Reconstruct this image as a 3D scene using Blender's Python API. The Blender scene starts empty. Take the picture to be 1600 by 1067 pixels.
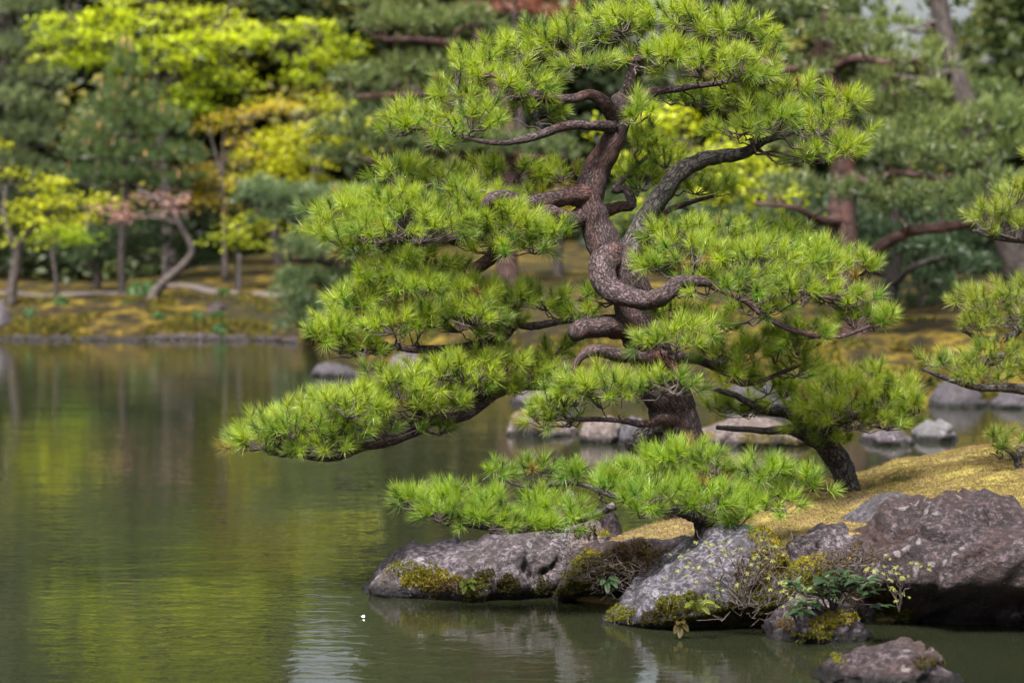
import bpy, math
import numpy as np

# ------------------------------------------------------------------ camera, sky, sun, exposure
scene = bpy.context.scene
COL = scene.collection
FPX = 3778.0                      # focal length in photo pixels (85 mm on 36 mm, 1600 px wide)
CAM = np.array((0.0, 0.0, 2.0))
PITCH = math.atan(154.5 / FPX)    # horizon lies above the picture centre
cd = bpy.data.cameras.new("camera")
cam = bpy.data.objects.new("camera", cd); COL.objects.link(cam)
cam.location = CAM; cam.rotation_euler = (math.pi/2 - PITCH, 0, 0)
cd.lens = 85; cd.sensor_width = 36; cd.clip_end = 2000; cd.clip_start = 0.1
cd.dof.use_dof = True; cd.dof.focus_distance = 13.4; cd.dof.aperture_fstop = 1.95
scene.camera = cam

SUN_EL, SUN_AZ = math.radians(57), math.radians(202)   # azimuth the light comes from, clockwise from +Y
world = bpy.data.worlds.new("World"); scene.world = world; world.use_nodes = True
wn = world.node_tree.nodes; wl = world.node_tree.links
sky = wn.new("ShaderNodeTexSky"); sky.sky_type = 'NISHITA'; sky.sun_disc = False
sky.sun_elevation = SUN_EL; sky.sun_rotation = SUN_AZ
sky.air_density = 1.0; sky.dust_density = 6.0; sky.ozone_density = 1.0
hs = wn.new("ShaderNodeHueSaturation"); hs.inputs["Saturation"].default_value = 0.35
wl.new(sky.outputs[0], hs.inputs["Color"]); wl.new(hs.outputs[0], wn["Background"].inputs[0])
wn["Background"].inputs[1].default_value = 0.078
sl = bpy.data.lights.new("sun", 'SUN'); sl.energy = 5.0; sl.angle = math.radians(18); sl.color = (1.0, 0.95, 0.86)
sun = bpy.data.objects.new("sun", sl); COL.objects.link(sun)
sun.rotation_euler = (math.pi/2 - SUN_EL, 0, math.pi - SUN_AZ)
scene.view_settings.view_transform = 'Standard'; scene.view_settings.look = 'None'
scene.view_settings.exposure = 1.62; scene.view_settings.gamma = 1.0
scene.view_settings.use_curve_mapping = False
scene.cycles.max_bounces = 6; scene.cycles.transmission_bounces = 4; scene.cycles.diffuse_bounces = 3
scene.cycles.caustics_reflective = False; scene.cycles.caustics_refractive = False

# ------------------------------------------------------------------ maths helpers
_cp, _sp = math.cos(PITCH), math.sin(PITCH)
def W(px, py, Y):
    """point in the place that stands at distance Y and is seen at photo pixel px, py"""
    px = np.asarray(px, float); py = np.asarray(py, float); Y = np.asarray(Y, float)
    a = (px - 800)/FPX; b = -(py - 533.5)/FPX
    t = Y/(_cp + b*_sp)
    return np.stack(np.broadcast_arrays(a*t, Y, CAM[2] + t*(b*_cp - _sp)), -1)
def proj(V):
    d = V - CAM
    fw = d[:, 1]*_cp - d[:, 2]*_sp; up = d[:, 1]*_sp + d[:, 2]*_cp
    return 800 + FPX*d[:, 0]/fw, 533.5 - FPX*up/fw
def nrm(v): return v/np.maximum(np.linalg.norm(v, axis=-1, keepdims=True), 1e-9)
def sstep(a, b, x):
    t = np.clip((x - a)/(b - a), 0, 1); return t*t*(3 - 2*t)
_pr = np.random.default_rng(5); _perm = np.concatenate([_pr.permutation(256)]*3)
_grad = nrm(_pr.normal(size=(256, 3)))
def pn(p):
    p = np.asarray(p, float); i = np.floor(p).astype(int); f = p - i; i &= 255
    u = f*f*f*(f*(f*6 - 15) + 10); out = 0
    for dx in (0, 1):
        for dy in (0, 1):
            for dz in (0, 1):
                h = _perm[_perm[_perm[i[:, 0]+dx] + i[:, 1]+dy] + i[:, 2]+dz]
                w = (u[:, 0] if dx else 1-u[:, 0])*(u[:, 1] if dy else 1-u[:, 1])*(u[:, 2] if dz else 1-u[:, 2])
                out = out + w*((f - (dx, dy, dz))*_grad[h]).sum(1)
    return out*1.5
def fbm(p, o=4, gain=0.5):
    s = 0; a = 1.0; q = np.array(p, float)
    for _ in range(o): s = s + a*pn(q); a *= gain; q = q*2.03 + 7.7
    return s
def facets(p, seed=0):
    """chiselled facets: each cell of a Worley pattern is a randomly tilted plane"""
    i = np.floor(p).astype(int); best = np.full(len(p), 9e9); out = np.zeros(len(p))
    for dx in (-1, 0, 1):
        for dy in (-1, 0, 1):
            for dz in (-1, 0, 1):
                c = i + (dx, dy, dz)
                h = _perm[_perm[_perm[(c[:, 0]+seed) & 255] + (c[:, 1] & 255)] + (c[:, 2] & 255)]
                ctr = c + 0.5 + _grad[h]*0.45
                d = ((p - ctr)**2).sum(1); m = d < best
                t = ((p - ctr)*_grad[(h*7 + 13) & 255]).sum(1) + 0.35*_grad[(h*3 + 5) & 255][:, 0]
                out[m] = t[m]; best[m] = d[m]
    return out

# ------------------------------------------------------------------ object helpers
def tagp(o, label=None, cat=None, group=None, kind=None):
    for k, v in (("label", label), ("category", cat), ("group", group), ("kind", kind)):
        if v: o[k] = v
    return o
def empty(name, loc, **kw):
    o = bpy.data.objects.new(name, None); COL.objects.link(o); o.location = loc
    o.empty_display_size = 0.1
    return tagp(o, **kw)
def make_mesh(name, V, F, mat, col=None, bark=None, smooth=False):
    me = bpy.data.meshes.new(name); V = np.ascontiguousarray(V, np.float32); F = np.ascontiguousarray(F, np.int32)
    n, k = F.shape
    me.vertices.add(len(V)); me.vertices.foreach_set("co", V.ravel())
    me.loops.add(n*k); me.loops.foreach_set("vertex_index", F.ravel())
    me.polygons.add(n); me.polygons.foreach_set("loop_start", np.arange(n, dtype=np.int32)*k)
    if smooth: me.polygons.foreach_set("use_smooth", np.ones(n, bool))
    me.update(calc_edges=True)
    if col is not None:
        a = me.attributes.new("Col", 'FLOAT_COLOR', 'POINT')
        c = np.ones((len(V), 4), np.float32); c[:, :3] = np.clip(col, 0, 1); a.data.foreach_set("color", c.ravel())
    if bark is not None:
        a = me.attributes.new("bark", 'FLOAT_VECTOR', 'POINT')
        a.data.foreach_set("vector", np.ascontiguousarray(bark, np.float32).ravel())
    me.materials.append(mat)
    return me
def obj(name, V, F, mat, parent=None, origin=(0, 0, 0), **kw):
    tags = {k: kw.pop(k) for k in ("label", "cat", "group", "kind") if k in kw}
    o = bpy.data.objects.new(name, make_mesh(name, np.asarray(V) - np.asarray(origin), F, mat, **kw))
    COL.objects.link(o)
    if parent is None: o.location = origin
    else: o.parent = parent
    return tagp(o, **tags)
class Acc:
    def __init__(s): s.V, s.F, s.C, s.B, s.n = [], [], [], [], 0
    def add(s, V, F, C=None, B=None):
        s.V.append(V); s.F.append(F + s.n); s.n += len(V)
        if C is not None: s.C.append(C)
        if B is not None: s.B.append(B)
    def out(s):
        return np.concatenate(s.V), np.concatenate(s.F), (np.concatenate(s.C) if s.C else None), (np.concatenate(s.B) if s.B else None)

def resample(P, R, step):
    """Catmull-Rom through control points"""
    P = np.asarray(P, float); R = np.asarray(R, float)
    Q = np.vstack([2*P[0]-P[1], P, 2*P[-1]-P[-2]]); S = np.concatenate([[R[0]], R, [R[-1]]])
    out, rad = [], []
    for i in range(1, len(Q)-2):
        L = np.linalg.norm(Q[i+1]-Q[i]); n = max(2, int(L/step))
        t = np.linspace(0, 1, n, endpoint=False)[:, None]
        p0, p1, p2, p3 = Q[i-1:i+3]
        out.append(0.5*((2*p1) + (p2-p0)*t + (2*p0-5*p1+4*p2-p3)*t*t + (3*p1-p0-3*p2+p3)*t**3))
        rad.append(S[i] + (S[i+1]-S[i])*t[:, 0])
    out.append(P[-1:]); rad.append(R[-1:])
    return np.concatenate(out), np.concatenate(rad)
def tube(P, R, ns=12, lump=0.12, seed=0, cap=True, freq=None):
    n = len(P); T = nrm(np.gradient(P, axis=0)); N = np.zeros_like(P)
    a = np.array((0.3, -1, 0.2)); N[0] = nrm(np.cross(T[0], a))
    for i in range(1, n):
        v = N[i-1] - T[i]*np.dot(N[i-1], T[i]); N[i] = nrm(v)
    Bn = np.cross(T, N); th = np.arange(ns)*2*math.pi/ns
    ring = np.cos(th)[None, :, None]*N[:, None] + np.sin(th)[None, :, None]*Bn[:, None]
    s = np.concatenate([[0], np.cumsum(np.linalg.norm(np.diff(P, axis=0), axis=1))])
    R0 = float(np.mean(R))
    bark = np.stack([np.broadcast_to(np.cos(th)*R0, (n, ns)), np.broadcast_to(np.sin(th)*R0, (n, ns)), np.broadcast_to(s[:, None], (n, ns))], -1).reshape(-1, 3) + seed*1.37
    V = P[:, None] + ring*R[:, None, None]
    if lump:
        q = V.reshape(-1, 3)*(freq or 0.9/max(R0, 0.004)) + seed
        k = fbm(q, 3).reshape(n, ns)
        V = P[:, None] + ring*(R[:, None]*(1 + lump*k))[:, :, None]
    V = V.reshape(-1, 3)
    i = np.arange(n-1)[:, None]*ns; j = np.arange(ns)[None]
    F = np.stack([i+j, i+(j+1) % ns, i+ns+(j+1) % ns, i+ns+j], -1).reshape(-1, 4)
    if cap:
        V = np.vstack([V, P[:1] - T[:1]*R[0]*.3, P[-1:] + T[-1:]*R[-1]*.5]); bark = np.vstack([bark, bark[:1], bark[-1:]])
        c0, c1 = len(V)-2, len(V)-1; jj = np.arange(0, ns, 2)
        F = np.vstack([F, np.stack([(jj+2) % ns, (jj+1) % ns, jj, np.full_like(jj, c0)], -1),
                       np.stack([jj, (jj+1) % ns, (jj+2) % ns, np.full_like(jj, c1)], -1) + np.array([(n-1)*ns]*3 + [0])])
    return V, F, bark
def segs(A, B, ra, rb):
    """many thin three-sided twigs at once"""
    A = np.asarray(A); B = np.asarray(B); T = nrm(B - A)
    u = nrm(np.cross(T, np.where(np.abs(T[:, 2:]) > .9, [[1., 0, 0]], [[0, 0, 1.]]))); v = np.cross(T, u)
    V = np.zeros((len(A), 6, 3))
    for k in range(3):
        d = u*math.cos(k*2.0944) + v*math.sin(k*2.0944)
        V[:, k] = A + d*np.reshape(ra, (-1, 1)); V[:, 3+k] = B + d*np.reshape(rb, (-1, 1))
    base = np.arange(len(A))[:, None, None]*6
    F = base + np.array([[0, 1, 4, 3], [1, 2, 5, 4], [2, 0, 3, 5]])[None]
    return V.reshape(-1, 3), F.reshape(-1, 4)
def curvy(A, B, ra, rb, rng, n=4, sag=0.06, jit=0.05):
    """bent twigs from A to B as chains of segments"""
    A = np.asarray(A, float); B = np.asarray(B, float); L = np.linalg.norm(B-A, axis=1, keepdims=True)
    pts = []
    for k in range(n+1):
        t = k/n; p = A + (B-A)*t
        if 0 < k < n: p = p + rng.normal(size=A.shape)*jit*L - np.array((0, 0, 1))*sag*L*math.sin(math.pi*t)
        pts.append(p)
    VV, FF = Acc(), None
    for k in range(n):
        r0 = np.asarray(ra)*(1-k/n) + np.asarray(rb)*k/n; r1 = np.asarray(ra)*(1-(k+1)/n) + np.asarray(rb)*(k+1)/n
        VV.add(*segs(pts[k], pts[k+1], np.broadcast_to(r0, len(A)), np.broadcast_to(r1, len(A))))
    V, F, _, _ = VV.out(); return V, F
def needles(pos, d, n, L, wid, shoot, col, rng, tip=(0.30, 0.30, 0.05), spread=(0.22, 1.4), tipmix=0.35, brown=0.0, vary=0.0):
    N = len(pos); M = N*n
    P = np.repeat(pos, n, 0); D = np.repeat(d, n, 0); C = np.repeat(col, n, 0)
    t = rng.random(M); ph = rng.random(M)*2*math.pi
    u = nrm(np.cross(D, nrm(rng.normal(size=(M, 3))))); v = np.cross(D, u)
    th = spread[1] + (spread[0]-spread[1])*t + rng.normal(size=M)*0.18
    nd = D*np.cos(th)[:, None] + (u*np.cos(ph)[:, None] + v*np.sin(ph)[:, None])*np.sin(th)[:, None]
    nd = nrm(nd + np.array((0, 0, 0.12)))
    b = P + D*(shoot*t)[:, None]; Ln = L*rng.uniform(0.7, 1.12, M)*np.repeat(rng.uniform(1-vary, 1+vary*.7, N), n)
    w = nrm(np.cross(nd, rng.normal(size=(M, 3))))*(wid*rng.uniform(.75, 1.2, M))[:, None]/2
    V = np.stack([b - w, b + w, b + nd*Ln[:, None]], 1).reshape(-1, 3)
    F = np.arange(M*3).reshape(-1, 3)
    C = C*rng.uniform(.78, 1.22, (M, 1))
    tc = C*(1-tipmix) + np.array(tip)*tipmix
    if brown:
        m = rng.random(M) < brown; C[m] = (0.20, 0.12, 0.03); tc[m] = (0.26, 0.14, 0.03)
    return V, F, np.stack([C, C, tc], 1).reshape(-1, 3)
def leaves(pos, nor, size, col, rng, asp=0.6, tilt=0.5):
    N = len(pos); n = nrm(nor + rng.normal(size=(N, 3))*tilt)
    u = nrm(np.cross(n, rng.normal(size=(N, 3)))); v = np.cross(n, u)
    s = size*rng.uniform(.65, 1.25, (N, 1))
    fold = n*s*0.15
    V = np.stack([pos - u*s*.5, pos - v*s*.5*asp + fold, pos + u*s*.55, pos + v*s*.5*asp + fold], 1).reshape(-1, 3)
    C = np.repeat(col*rng.uniform(.75, 1.25, (N, 1)), 4, 0)
    return V, np.arange(N*4).reshape(-1, 4), C

# ------------------------------------------------------------------ materials
def mat(name):
    m = bpy.data.materials.new(name); m.use_nodes = True
    return m, m.node_tree.nodes, m.node_tree.links, m.node_tree.nodes["Principled BSDF"]
def ramp(n, stops):
    r = n.new("ShaderNodeValToRGB"); e = r.color_ramp.elements
    while len(e) < len(stops): e.new(0.5)
    for el, (p, c) in zip(e, stops): el.position = p; el.color = (*c, 1) if len(c) == 3 else c
    return r
def noise(n, l, vec, scale, detail=6, rough=0.55, dist=0.0):
    t = n.new("ShaderNodeTexNoise"); t.inputs["Scale"].default_value = scale
    t.inputs["Detail"].default_value = detail; t.inputs["Roughness"].default_value = rough; t.inputs["Distortion"].default_value = dist
    if vec is not None: l.new(vec, t.inputs["Vector"])
    return t
def mixc(n, l, fac, a, b, mode='MIX'):
    m = n.new("ShaderNodeMix"); m.data_type = 'RGBA'; m.blend_type = mode
    for s, v in ((m.inputs[0], fac), (m.inputs[6], a), (m.inputs[7], b)):
        if hasattr(v, "is_output"): l.new(v, s)
        else: s.default_value = v if isinstance(v, float) else (*v, 1)
    return m.outputs[2]
def bump(n, l, h, strength, dist, prev=None):
    b = n.new("ShaderNodeBump"); b.inputs["Strength"].default_value = strength; b.inputs["Distance"].default_value = dist
    l.new(h, b.inputs["Height"])
    if prev is not None: l.new(prev, b.inputs["Normal"])
    return b.outputs[0]
def foliage_mat(name, trans=0.35, rough=0.45, spec=0.35):
    m, n, l, p = mat(name)
    a = n.new("ShaderNodeAttribute"); a.attribute_name = "Col"
    p.inputs["Roughness"].default_value = rough; p.inputs["Specular IOR Level"].default_value = spec
    l.new(a.outputs["Color"], p.inputs["Base Color"])
    t = n.new("ShaderNodeBsdfTranslucent"); g = n.new("ShaderNodeHueSaturation"); g.inputs["Saturation"].default_value = 1.1; g.inputs["Value"].default_value = 1.25
    l.new(a.outputs["Color"], g.inputs["Color"]); l.new(g.outputs[0], t.inputs["Color"])
    x = n.new("ShaderNodeMixShader"); x.inputs[0].default_value = trans
    l.new(p.outputs[0], x.inputs[1]); l.new(t.outputs[0], x.inputs[2]); l.new(x.outputs[0], n["Material Output"].inputs[0])
    return m
M_NEEDLE = foliage_mat("pine_needles", .42, .38, .45)
M_LEAF = foliage_mat("soft_leaves", .45, .5, .25)
M_GLOSS = foliage_mat("glossy_leaves", .08, .4, .18)
M_MOSSB = foliage_mat("moss_blades", .2, .8, .1)
def bark_mat(name, dark, mid, light, accent, accent_amt=0.45, crack=48.0, bump_s=0.8, dist=0.010):
    m, n, l, p = mat(name)
    a = n.new("ShaderNodeAttribute"); a.attribute_name = "bark"
    mp = n.new("ShaderNodeMapping"); mp.inputs["Scale"].default_value = (1, 1, 0.42); l.new(a.outputs["Vector"], mp.inputs["Vector"])
    big = noise(n, l, mp.outputs[0], 5.0, 4); fine = noise(n, l, mp.outputs[0], 110.0, 7, .7)
    wob = n.new("ShaderNodeVectorMath"); wob.operation = 'MULTIPLY_ADD'; wob.inputs[1].default_value = (.09,)*3
    l.new(noise(n, l, mp.outputs[0], 22.0, 4).outputs["Color"], wob.inputs[0]); l.new(mp.outputs[0], wob.inputs[2])
    vo = n.new("ShaderNodeTexVoronoi"); vo.feature = 'DISTANCE_TO_EDGE'; vo.inputs["Scale"].default_value = crack; l.new(wob.outputs[0], vo.inputs["Vector"])
    cr = ramp(n, [(0.0, (.25,)*3), (0.11, (1, 1, 1))]); l.new(vo.outputs["Distance"], cr.inputs[0])
    c1 = ramp(n, [(0.40, dark), (0.5, mid), (0.62, light)]); l.new(fine.outputs[0], c1.inputs[0])
    am = ramp(n, [(0.5, (0, 0, 0)), (0.68, (accent_amt,)*3)]); l.new(big.outputs[0], am.inputs[0])
    c2 = mixc(n, l, am.outputs[0], c1.outputs[0], accent)
    c3 = mixc(n, l, cr.outputs[0], tuple(x*.45 for x in dark), c2)
    l.new(c3, p.inputs["Base Color"]); p.inputs["Roughness"].default_value = 0.75; p.inputs["Specular IOR Level"].default_value = .3
    b1 = bump(n, l, cr.outputs[0], bump_s, dist); b2 = bump(n, l, fine.outputs[0], .7, dist*.6, b1)
    l.new(b2, p.inputs["Normal"])
    return m
M_BARK = bark_mat("pine_bark", (.010, .006, .007), (.036, .022, .024), (.125, .088, .095), (.095, .030, .018), .55)
M_BARKX = bark_mat("far_dark_bark", (.012, .009, .009), (.03, .023, .023), (.065, .052, .05), (.03, .025, .02), .4, 10.0, .6, .02)  # very dark bark tone for the far trunks
M_BARKD = bark_mat("dark_pine_bark", (.013, .011, .011), (.038, .030, .030), (.12, .102, .102), (.05, .05, .038), .5, 34.0, 1.0, .016)
M_BARKF = bark_mat("distant_red_bark", (.025, .013, .012), (.065, .033, .03), (.12, .075, .07), (.10, .035, .024), .6, 9.0, .8, .02)
M_BARKG = bark_mat("distant_grey_bark", (.022, .017, .017), (.055, .043, .042), (.125, .102, .10), (.06, .045, .035), .4, 10.0, .6, .02)
M_TWIG, _n, _l, _p = mat("twig"); _t = noise(_n, _l, _n.new("ShaderNodeTexCoord").outputs["Object"], 25.0, 3)
_r = ramp(_n, [(.35, (.022, .015, .014)), (.65, (.075, .055, .052))]); _l.new(_t.outputs[0], _r.inputs[0]); _l.new(_r.outputs[0], _p.inputs["Base Color"]); _p.inputs["Roughness"].default_value = .8

def rock_mat(name, dark, mid, light, stain, lichen, stain_amt=.5, lich_amt=.8, s=1.0):
    m, n, l, p = mat(name); tc = n.new("ShaderNodeTexCoord").outputs["Object"]
    mp = n.new("ShaderNodeMapping"); mp.inputs["Rotation"].default_value = (.25, .35, .1); mp.inputs["Scale"].default_value = (1, 1, 1.5); l.new(tc, mp.inputs[0])
    big = noise(n, l, mp.outputs[0], 3.5*s, 5, .6, .6); fine = noise(n, l, mp.outputs[0], 28*s, 8, .7, .3); grit = noise(n, l, tc, 120*s, 4, .7)
    c1 = ramp(n, [(.40, dark), (.5, mid), (.62, light)]); l.new(fine.outputs[0], c1.inputs[0])
    sm = ramp(n, [(.46, (0, 0, 0)), (.62, (stain_amt,)*3)]); l.new(big.outputs[0], sm.inputs[0])
    c2 = mixc(n, l, sm.outputs[0], c1.outputs[0], stain)
    ln = noise(n, l, tc, 9*s, 7, .72, .8); lm = ramp(n, [(.60, (0, 0, 0)), (.67, (lich_amt,)*3)]); l.new(ln.outputs[0], lm.inputs[0])
    c3 = mixc(n, l, lm.outputs[0], c2, lichen)
    lv = n.new("ShaderNodeTexVoronoi"); lv.inputs["Scale"].default_value = 11*s
    lw = n.new("ShaderNodeVectorMath"); lw.operation = 'MULTIPLY_ADD'; lw.inputs[1].default_value = (.06,)*3; l.new(noise(n, l, tc, 25*s, 4).outputs["Color"], lw.inputs[0]); l.new(tc, lw.inputs[2]); l.new(lw.outputs[0], lv.inputs["Vector"])
    lr = ramp(n, [(.20, (lich_amt,)*3), (.30, (0, 0, 0))]); l.new(lv.outputs["Distance"], lr.inputs[0])
    lq = ramp(n, [(.50, (0, 0, 0)), (.56, (1, 1, 1))]); l.new(noise(n, l, tc, 2.2*s, 3).outputs[0], lq.inputs[0])
    lf = n.new("ShaderNodeMath"); lf.operation = 'MULTIPLY'; l.new(lr.outputs[0], lf.inputs[0]); l.new(lq.outputs[0], lf.inputs[1])
    c3 = mixc(n, l, lf.outputs[0], c3, tuple(x*.95 for x in lichen))
    gr = ramp(n, [(.38, (.45, .45, .45)), (.56, (1.15, 1.15, 1.15))]); l.new(grit.outputs[0], gr.inputs[0])
    c4 = mixc(n, l, 1.0, c3, gr.outputs[0], 'MULTIPLY')
    sx = n.new("ShaderNodeSeparateXYZ"); l.new(tc, sx.inputs[0])          # wet, algae-dark band just above the waterline
    wb = n.new("ShaderNodeMath"); wb.operation = 'MULTIPLY_ADD'; l.new(big.outputs[0], wb.inputs[0]); wb.inputs[1].default_value = -.08; l.new(sx.outputs[2], wb.inputs[2])
    wm = ramp(n, [(.0, (1, 1, 1)), (.035, (0, 0, 0))]); l.new(wb.outputs[0], wm.inputs[0])
    c5 = mixc(n, l, wm.outputs[0], c4, tuple(x*.45 for x in dark))
    rr = n.new("ShaderNodeMapRange"); l.new(wm.outputs[0], rr.inputs[0]); rr.inputs[3].default_value = .72; rr.inputs[4].default_value = .3
    l.new(c5, p.inputs["Base Color"]); l.new(rr.outputs[0], p.inputs["Roughness"]); p.inputs["Specular IOR Level"].default_value = .4
    wv = n.new("ShaderNodeTexVoronoi"); wv.feature = 'DISTANCE_TO_EDGE'; wv.inputs["Scale"].default_value = 7*s; l.new(mp.outputs[0], wv.inputs["Vector"])
    wr = ramp(n, [(0, (0, 0, 0)), (.05, (1, 1, 1))]); l.new(wv.outputs["Distance"], wr.inputs[0])
    b0 = bump(n, l, wr.outputs[0], .3, .012); b1 = bump(n, l, fine.outputs[0], 1.0, .06, b0); b2 = bump(n, l, grit.outputs[0], .7, .010, b1)
    l.new(b2, p.inputs["Normal"])
    return m
M_ROCKG = rock_mat("grey_lichen_rock", (.020, .015, .019), (.076, .059, .073), (.235, .195, .230), (.038, .027, .026), (.36, .34, .38), .6, .6)
M_ROCKB = rock_mat("blue_grey_rock", (.019, .017, .024), (.070, .064, .084), (.225, .215, .262), (.036, .030, .035), (.33, .33, .37), .6, .5)
M_ROCKP = rock_mat("purple_brown_rock", (.009, .006, .008), (.030, .018, .024), (.120, .086, .100), (.042, .018, .013), (.32, .29, .31), .65, .5)
M_ROCKS = rock_mat("slate_rock", (.024, .021, .027), (.055, .048, .060), (.12, .108, .13), (.045, .036, .038), (.2, .2, .22), .4, .2)
M_ROCKK = rock_mat("pink_granite_rock", (.05, .037, .038), (.13, .10, .10), (.27, .22, .22), (.09, .06, .042), (.38, .35, .36), .5, .5)
M_ROCKW = rock_mat("white_speckled_rock", (.03, .028, .032), (.14, .135, .15), (.38, .37, .40), (.12, .11, .12), (.50, .49, .51), .3, .8, 2.2)

def moss_ground(name, a, b, c, d, s=1.0):
    m, n, l, p = mat(name); tc = n.new("ShaderNodeTexCoord").outputs["Object"]
    n1 = noise(n, l, tc, 1.1*s, 5, .6, .4); n2 = noise(n, l, tc, 9*s, 6, .65); n3 = noise(n, l, tc, 60*s, 4, .7)
    c1 = ramp(n, [(.38, a), (.5, b), (.64, c)]); l.new(n2.outputs[0], c1.inputs[0])
    m1 = ramp(n, [(.45, (0, 0, 0)), (.62, (.85,)*3)]); l.new(n1.outputs[0], m1.inputs[0])
    c2 = mixc(n, l, m1.outputs[0], c1.outputs[0], d)
    g = ramp(n, [(.3, (.6,)*3), (.65, (1.15,)*3)]); l.new(n3.outputs[0], g.inputs[0])
    l.new(mixc(n, l, 1.0, c2, g.outputs[0], 'MULTIPLY'), p.inputs["Base Color"])
    p.inputs["Roughness"].default_value = .9; p.inputs["Specular IOR Level"].default_value = .15
    b1 = bump(n, l, n2.outputs[0], .7, .05); l.new(bump(n, l, n3.outputs[0], .6, .015, b1), p.inputs["Normal"])
    return m
M_MOSS = moss_ground("golden_moss", (.060, .042, .016), (.13, .102, .030), (.20, .165, .045), (.165, .115, .058))
M_SOIL = moss_ground("sandy_soil", (.24, .17, .11), (.34, .26, .18), (.42, .34, .26), (.26, .20, .12))
M_BANK = moss_ground("bank_moss", (.007, .005, .003), (.026, .018, .004), (.115, .080, .008), (.013, .012, .004), .24)
M_PATH = moss_ground("gravel_path", (.06, .05, .05), (.085, .07, .07), (.11, .095, .095), (.07, .06, .055))

m, n, l, p = mat("pond_water"); M_WATER = m
tc = n.new("ShaderNodeTexCoord").outputs["Object"]
calm = noise(n, l, tc, .16, 2); cr = ramp(n, [(.36, (.35,)*3), (.62, (1.0,)*3)]); l.new(calm.outputs[0], cr.inputs[0])
mp = n.new("ShaderNodeMapping"); mp.inputs["Scale"].default_value = (.75, 1.25, 1); mp.inputs["Rotation"].default_value = (0, 0, .25); l.new(tc, mp.inputs[0])
w1 = noise(n, l, mp.outputs[0], 6.5, 3, .5, .5); w2 = noise(n, l, mp.outputs[0], .9, 2, .5)
hh = n.new("ShaderNodeMath"); hh.operation = 'MULTIPLY'; l.new(w1.outputs[0], hh.inputs[0]); l.new(cr.outputs[0], hh.inputs[1])
b1 = bump(n, l, hh.outputs[0], .6, .0055); b2 = bump(n, l, w2.outputs[0], .25, .02, b1); l.new(b2, p.inputs["Normal"])
mur = noise(n, l, tc, .3, 3); mr = ramp(n, [(.35, (.009, .011, .006)), (.65, (.014, .016, .008))]); l.new(mur.outputs[0], mr.inputs[0])
l.new(mr.outputs[0], p.inputs["Base Color"]); p.inputs["Roughness"].default_value = .03; p.inputs["IOR"].default_value = 1.33
def flat_mat(name, c, rough=.6):
    m, n, l, p = mat(name); t = noise(n, l, n.new("ShaderNodeTexCoord").outputs["Object"], 12.0, 4)
    r = ramp(n, [(.3, tuple(x*.7 for x in c)), (.7, tuple(min(1, x*1.2) for x in c))]); l.new(t.outputs[0], r.inputs[0])
    l.new(r.outputs[0], p.inputs["Base Color"]); p.inputs["Roughness"].default_value = rough
    return m
M_LITTER = flat_mat("dry_needles", (.13, .065, .03), .8)
M_POST = flat_mat("weathered_post", (.03, .026, .024), .8)
M_PETAL = flat_mat("white_petal", (.85, .84, .84), .5)

# ------------------------------------------------------------------ ground, pond, island mound
SX = np.array([-200, -30, -12, -5.2, -4.2, -3.4, -2.4, -1, .5, 3, 6, 10, 30, 200.])
SY = np.array([56, 53, 50.3, 49.6, 48.3, 44, 38.5, 35.5, 31.5, 30.4, 30, 29, 27, 25.])
def terrain(X, Y):
    X = np.asarray(X, float); Y = np.asarray(Y, float)
    s = Y - np.interp(X, SX, SY) + .35*np.sin(X*1.3) + .2*np.sin(X*3.1 + 1)
    z = np.interp(s, [-6, -1.2, 0, .35, 1.2, 2.6, 4, 10, 25, 60, 400], [-.9, -.7, -.08, .22, .42, .74, .86, 1.4, 1.75, 2.3, 8])
    z = z*np.where(s > 3, 1 - .30*sstep(-7, -10, X)*sstep(60, 3, s), 1)
    q = np.stack([X*.6, Y*.6, np.zeros_like(X)], -1).reshape(-1, 3)
    z = z + (fbm(q, 3).reshape(X.shape)*.06 + fbm(q*4, 2).reshape(X.shape)*.03*sstep(4, 2, s))*sstep(-.3, 1, s)
    near = np.interp(Y, [-400, 0, 4, 7], [3, .5, .15, -.9])
    return np.maximum(z, near)
gx = np.unique(np.concatenate([np.linspace(-300, -30, 28), np.linspace(-30, 30, 241), np.linspace(30, 300, 28)]))
gy = np.unique(np.concatenate([np.linspace(-60, 26, 44), np.linspace(26, 70, 221), np.linspace(70, 420, 60)]))
GX, GY = np.meshgrid(gx, gy); GZ = terrain(GX, GY)
idx = np.arange(GX.size).reshape(GX.shape)
gF = np.stack([idx[:-1, :-1], idx[:-1, 1:], idx[1:, 1:], idx[1:, :-1]], -1).reshape(-1, 4)
obj("ground", np.stack([GX, GY, GZ], -1).reshape(-1, 3), gF, M_BANK, smooth=True, kind="structure", label="mossy far bank rising from the pond to the woods")
wv = np.array([(-300, -50, 0), (300, -50, 0), (300, 70, 0), (-300, 70, 0)], float)
obj("pond_water", wv, np.array([[0, 1, 2, 3]]), M_WATER, kind="structure", label="rippled olive green pond reflecting the trees")

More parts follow.
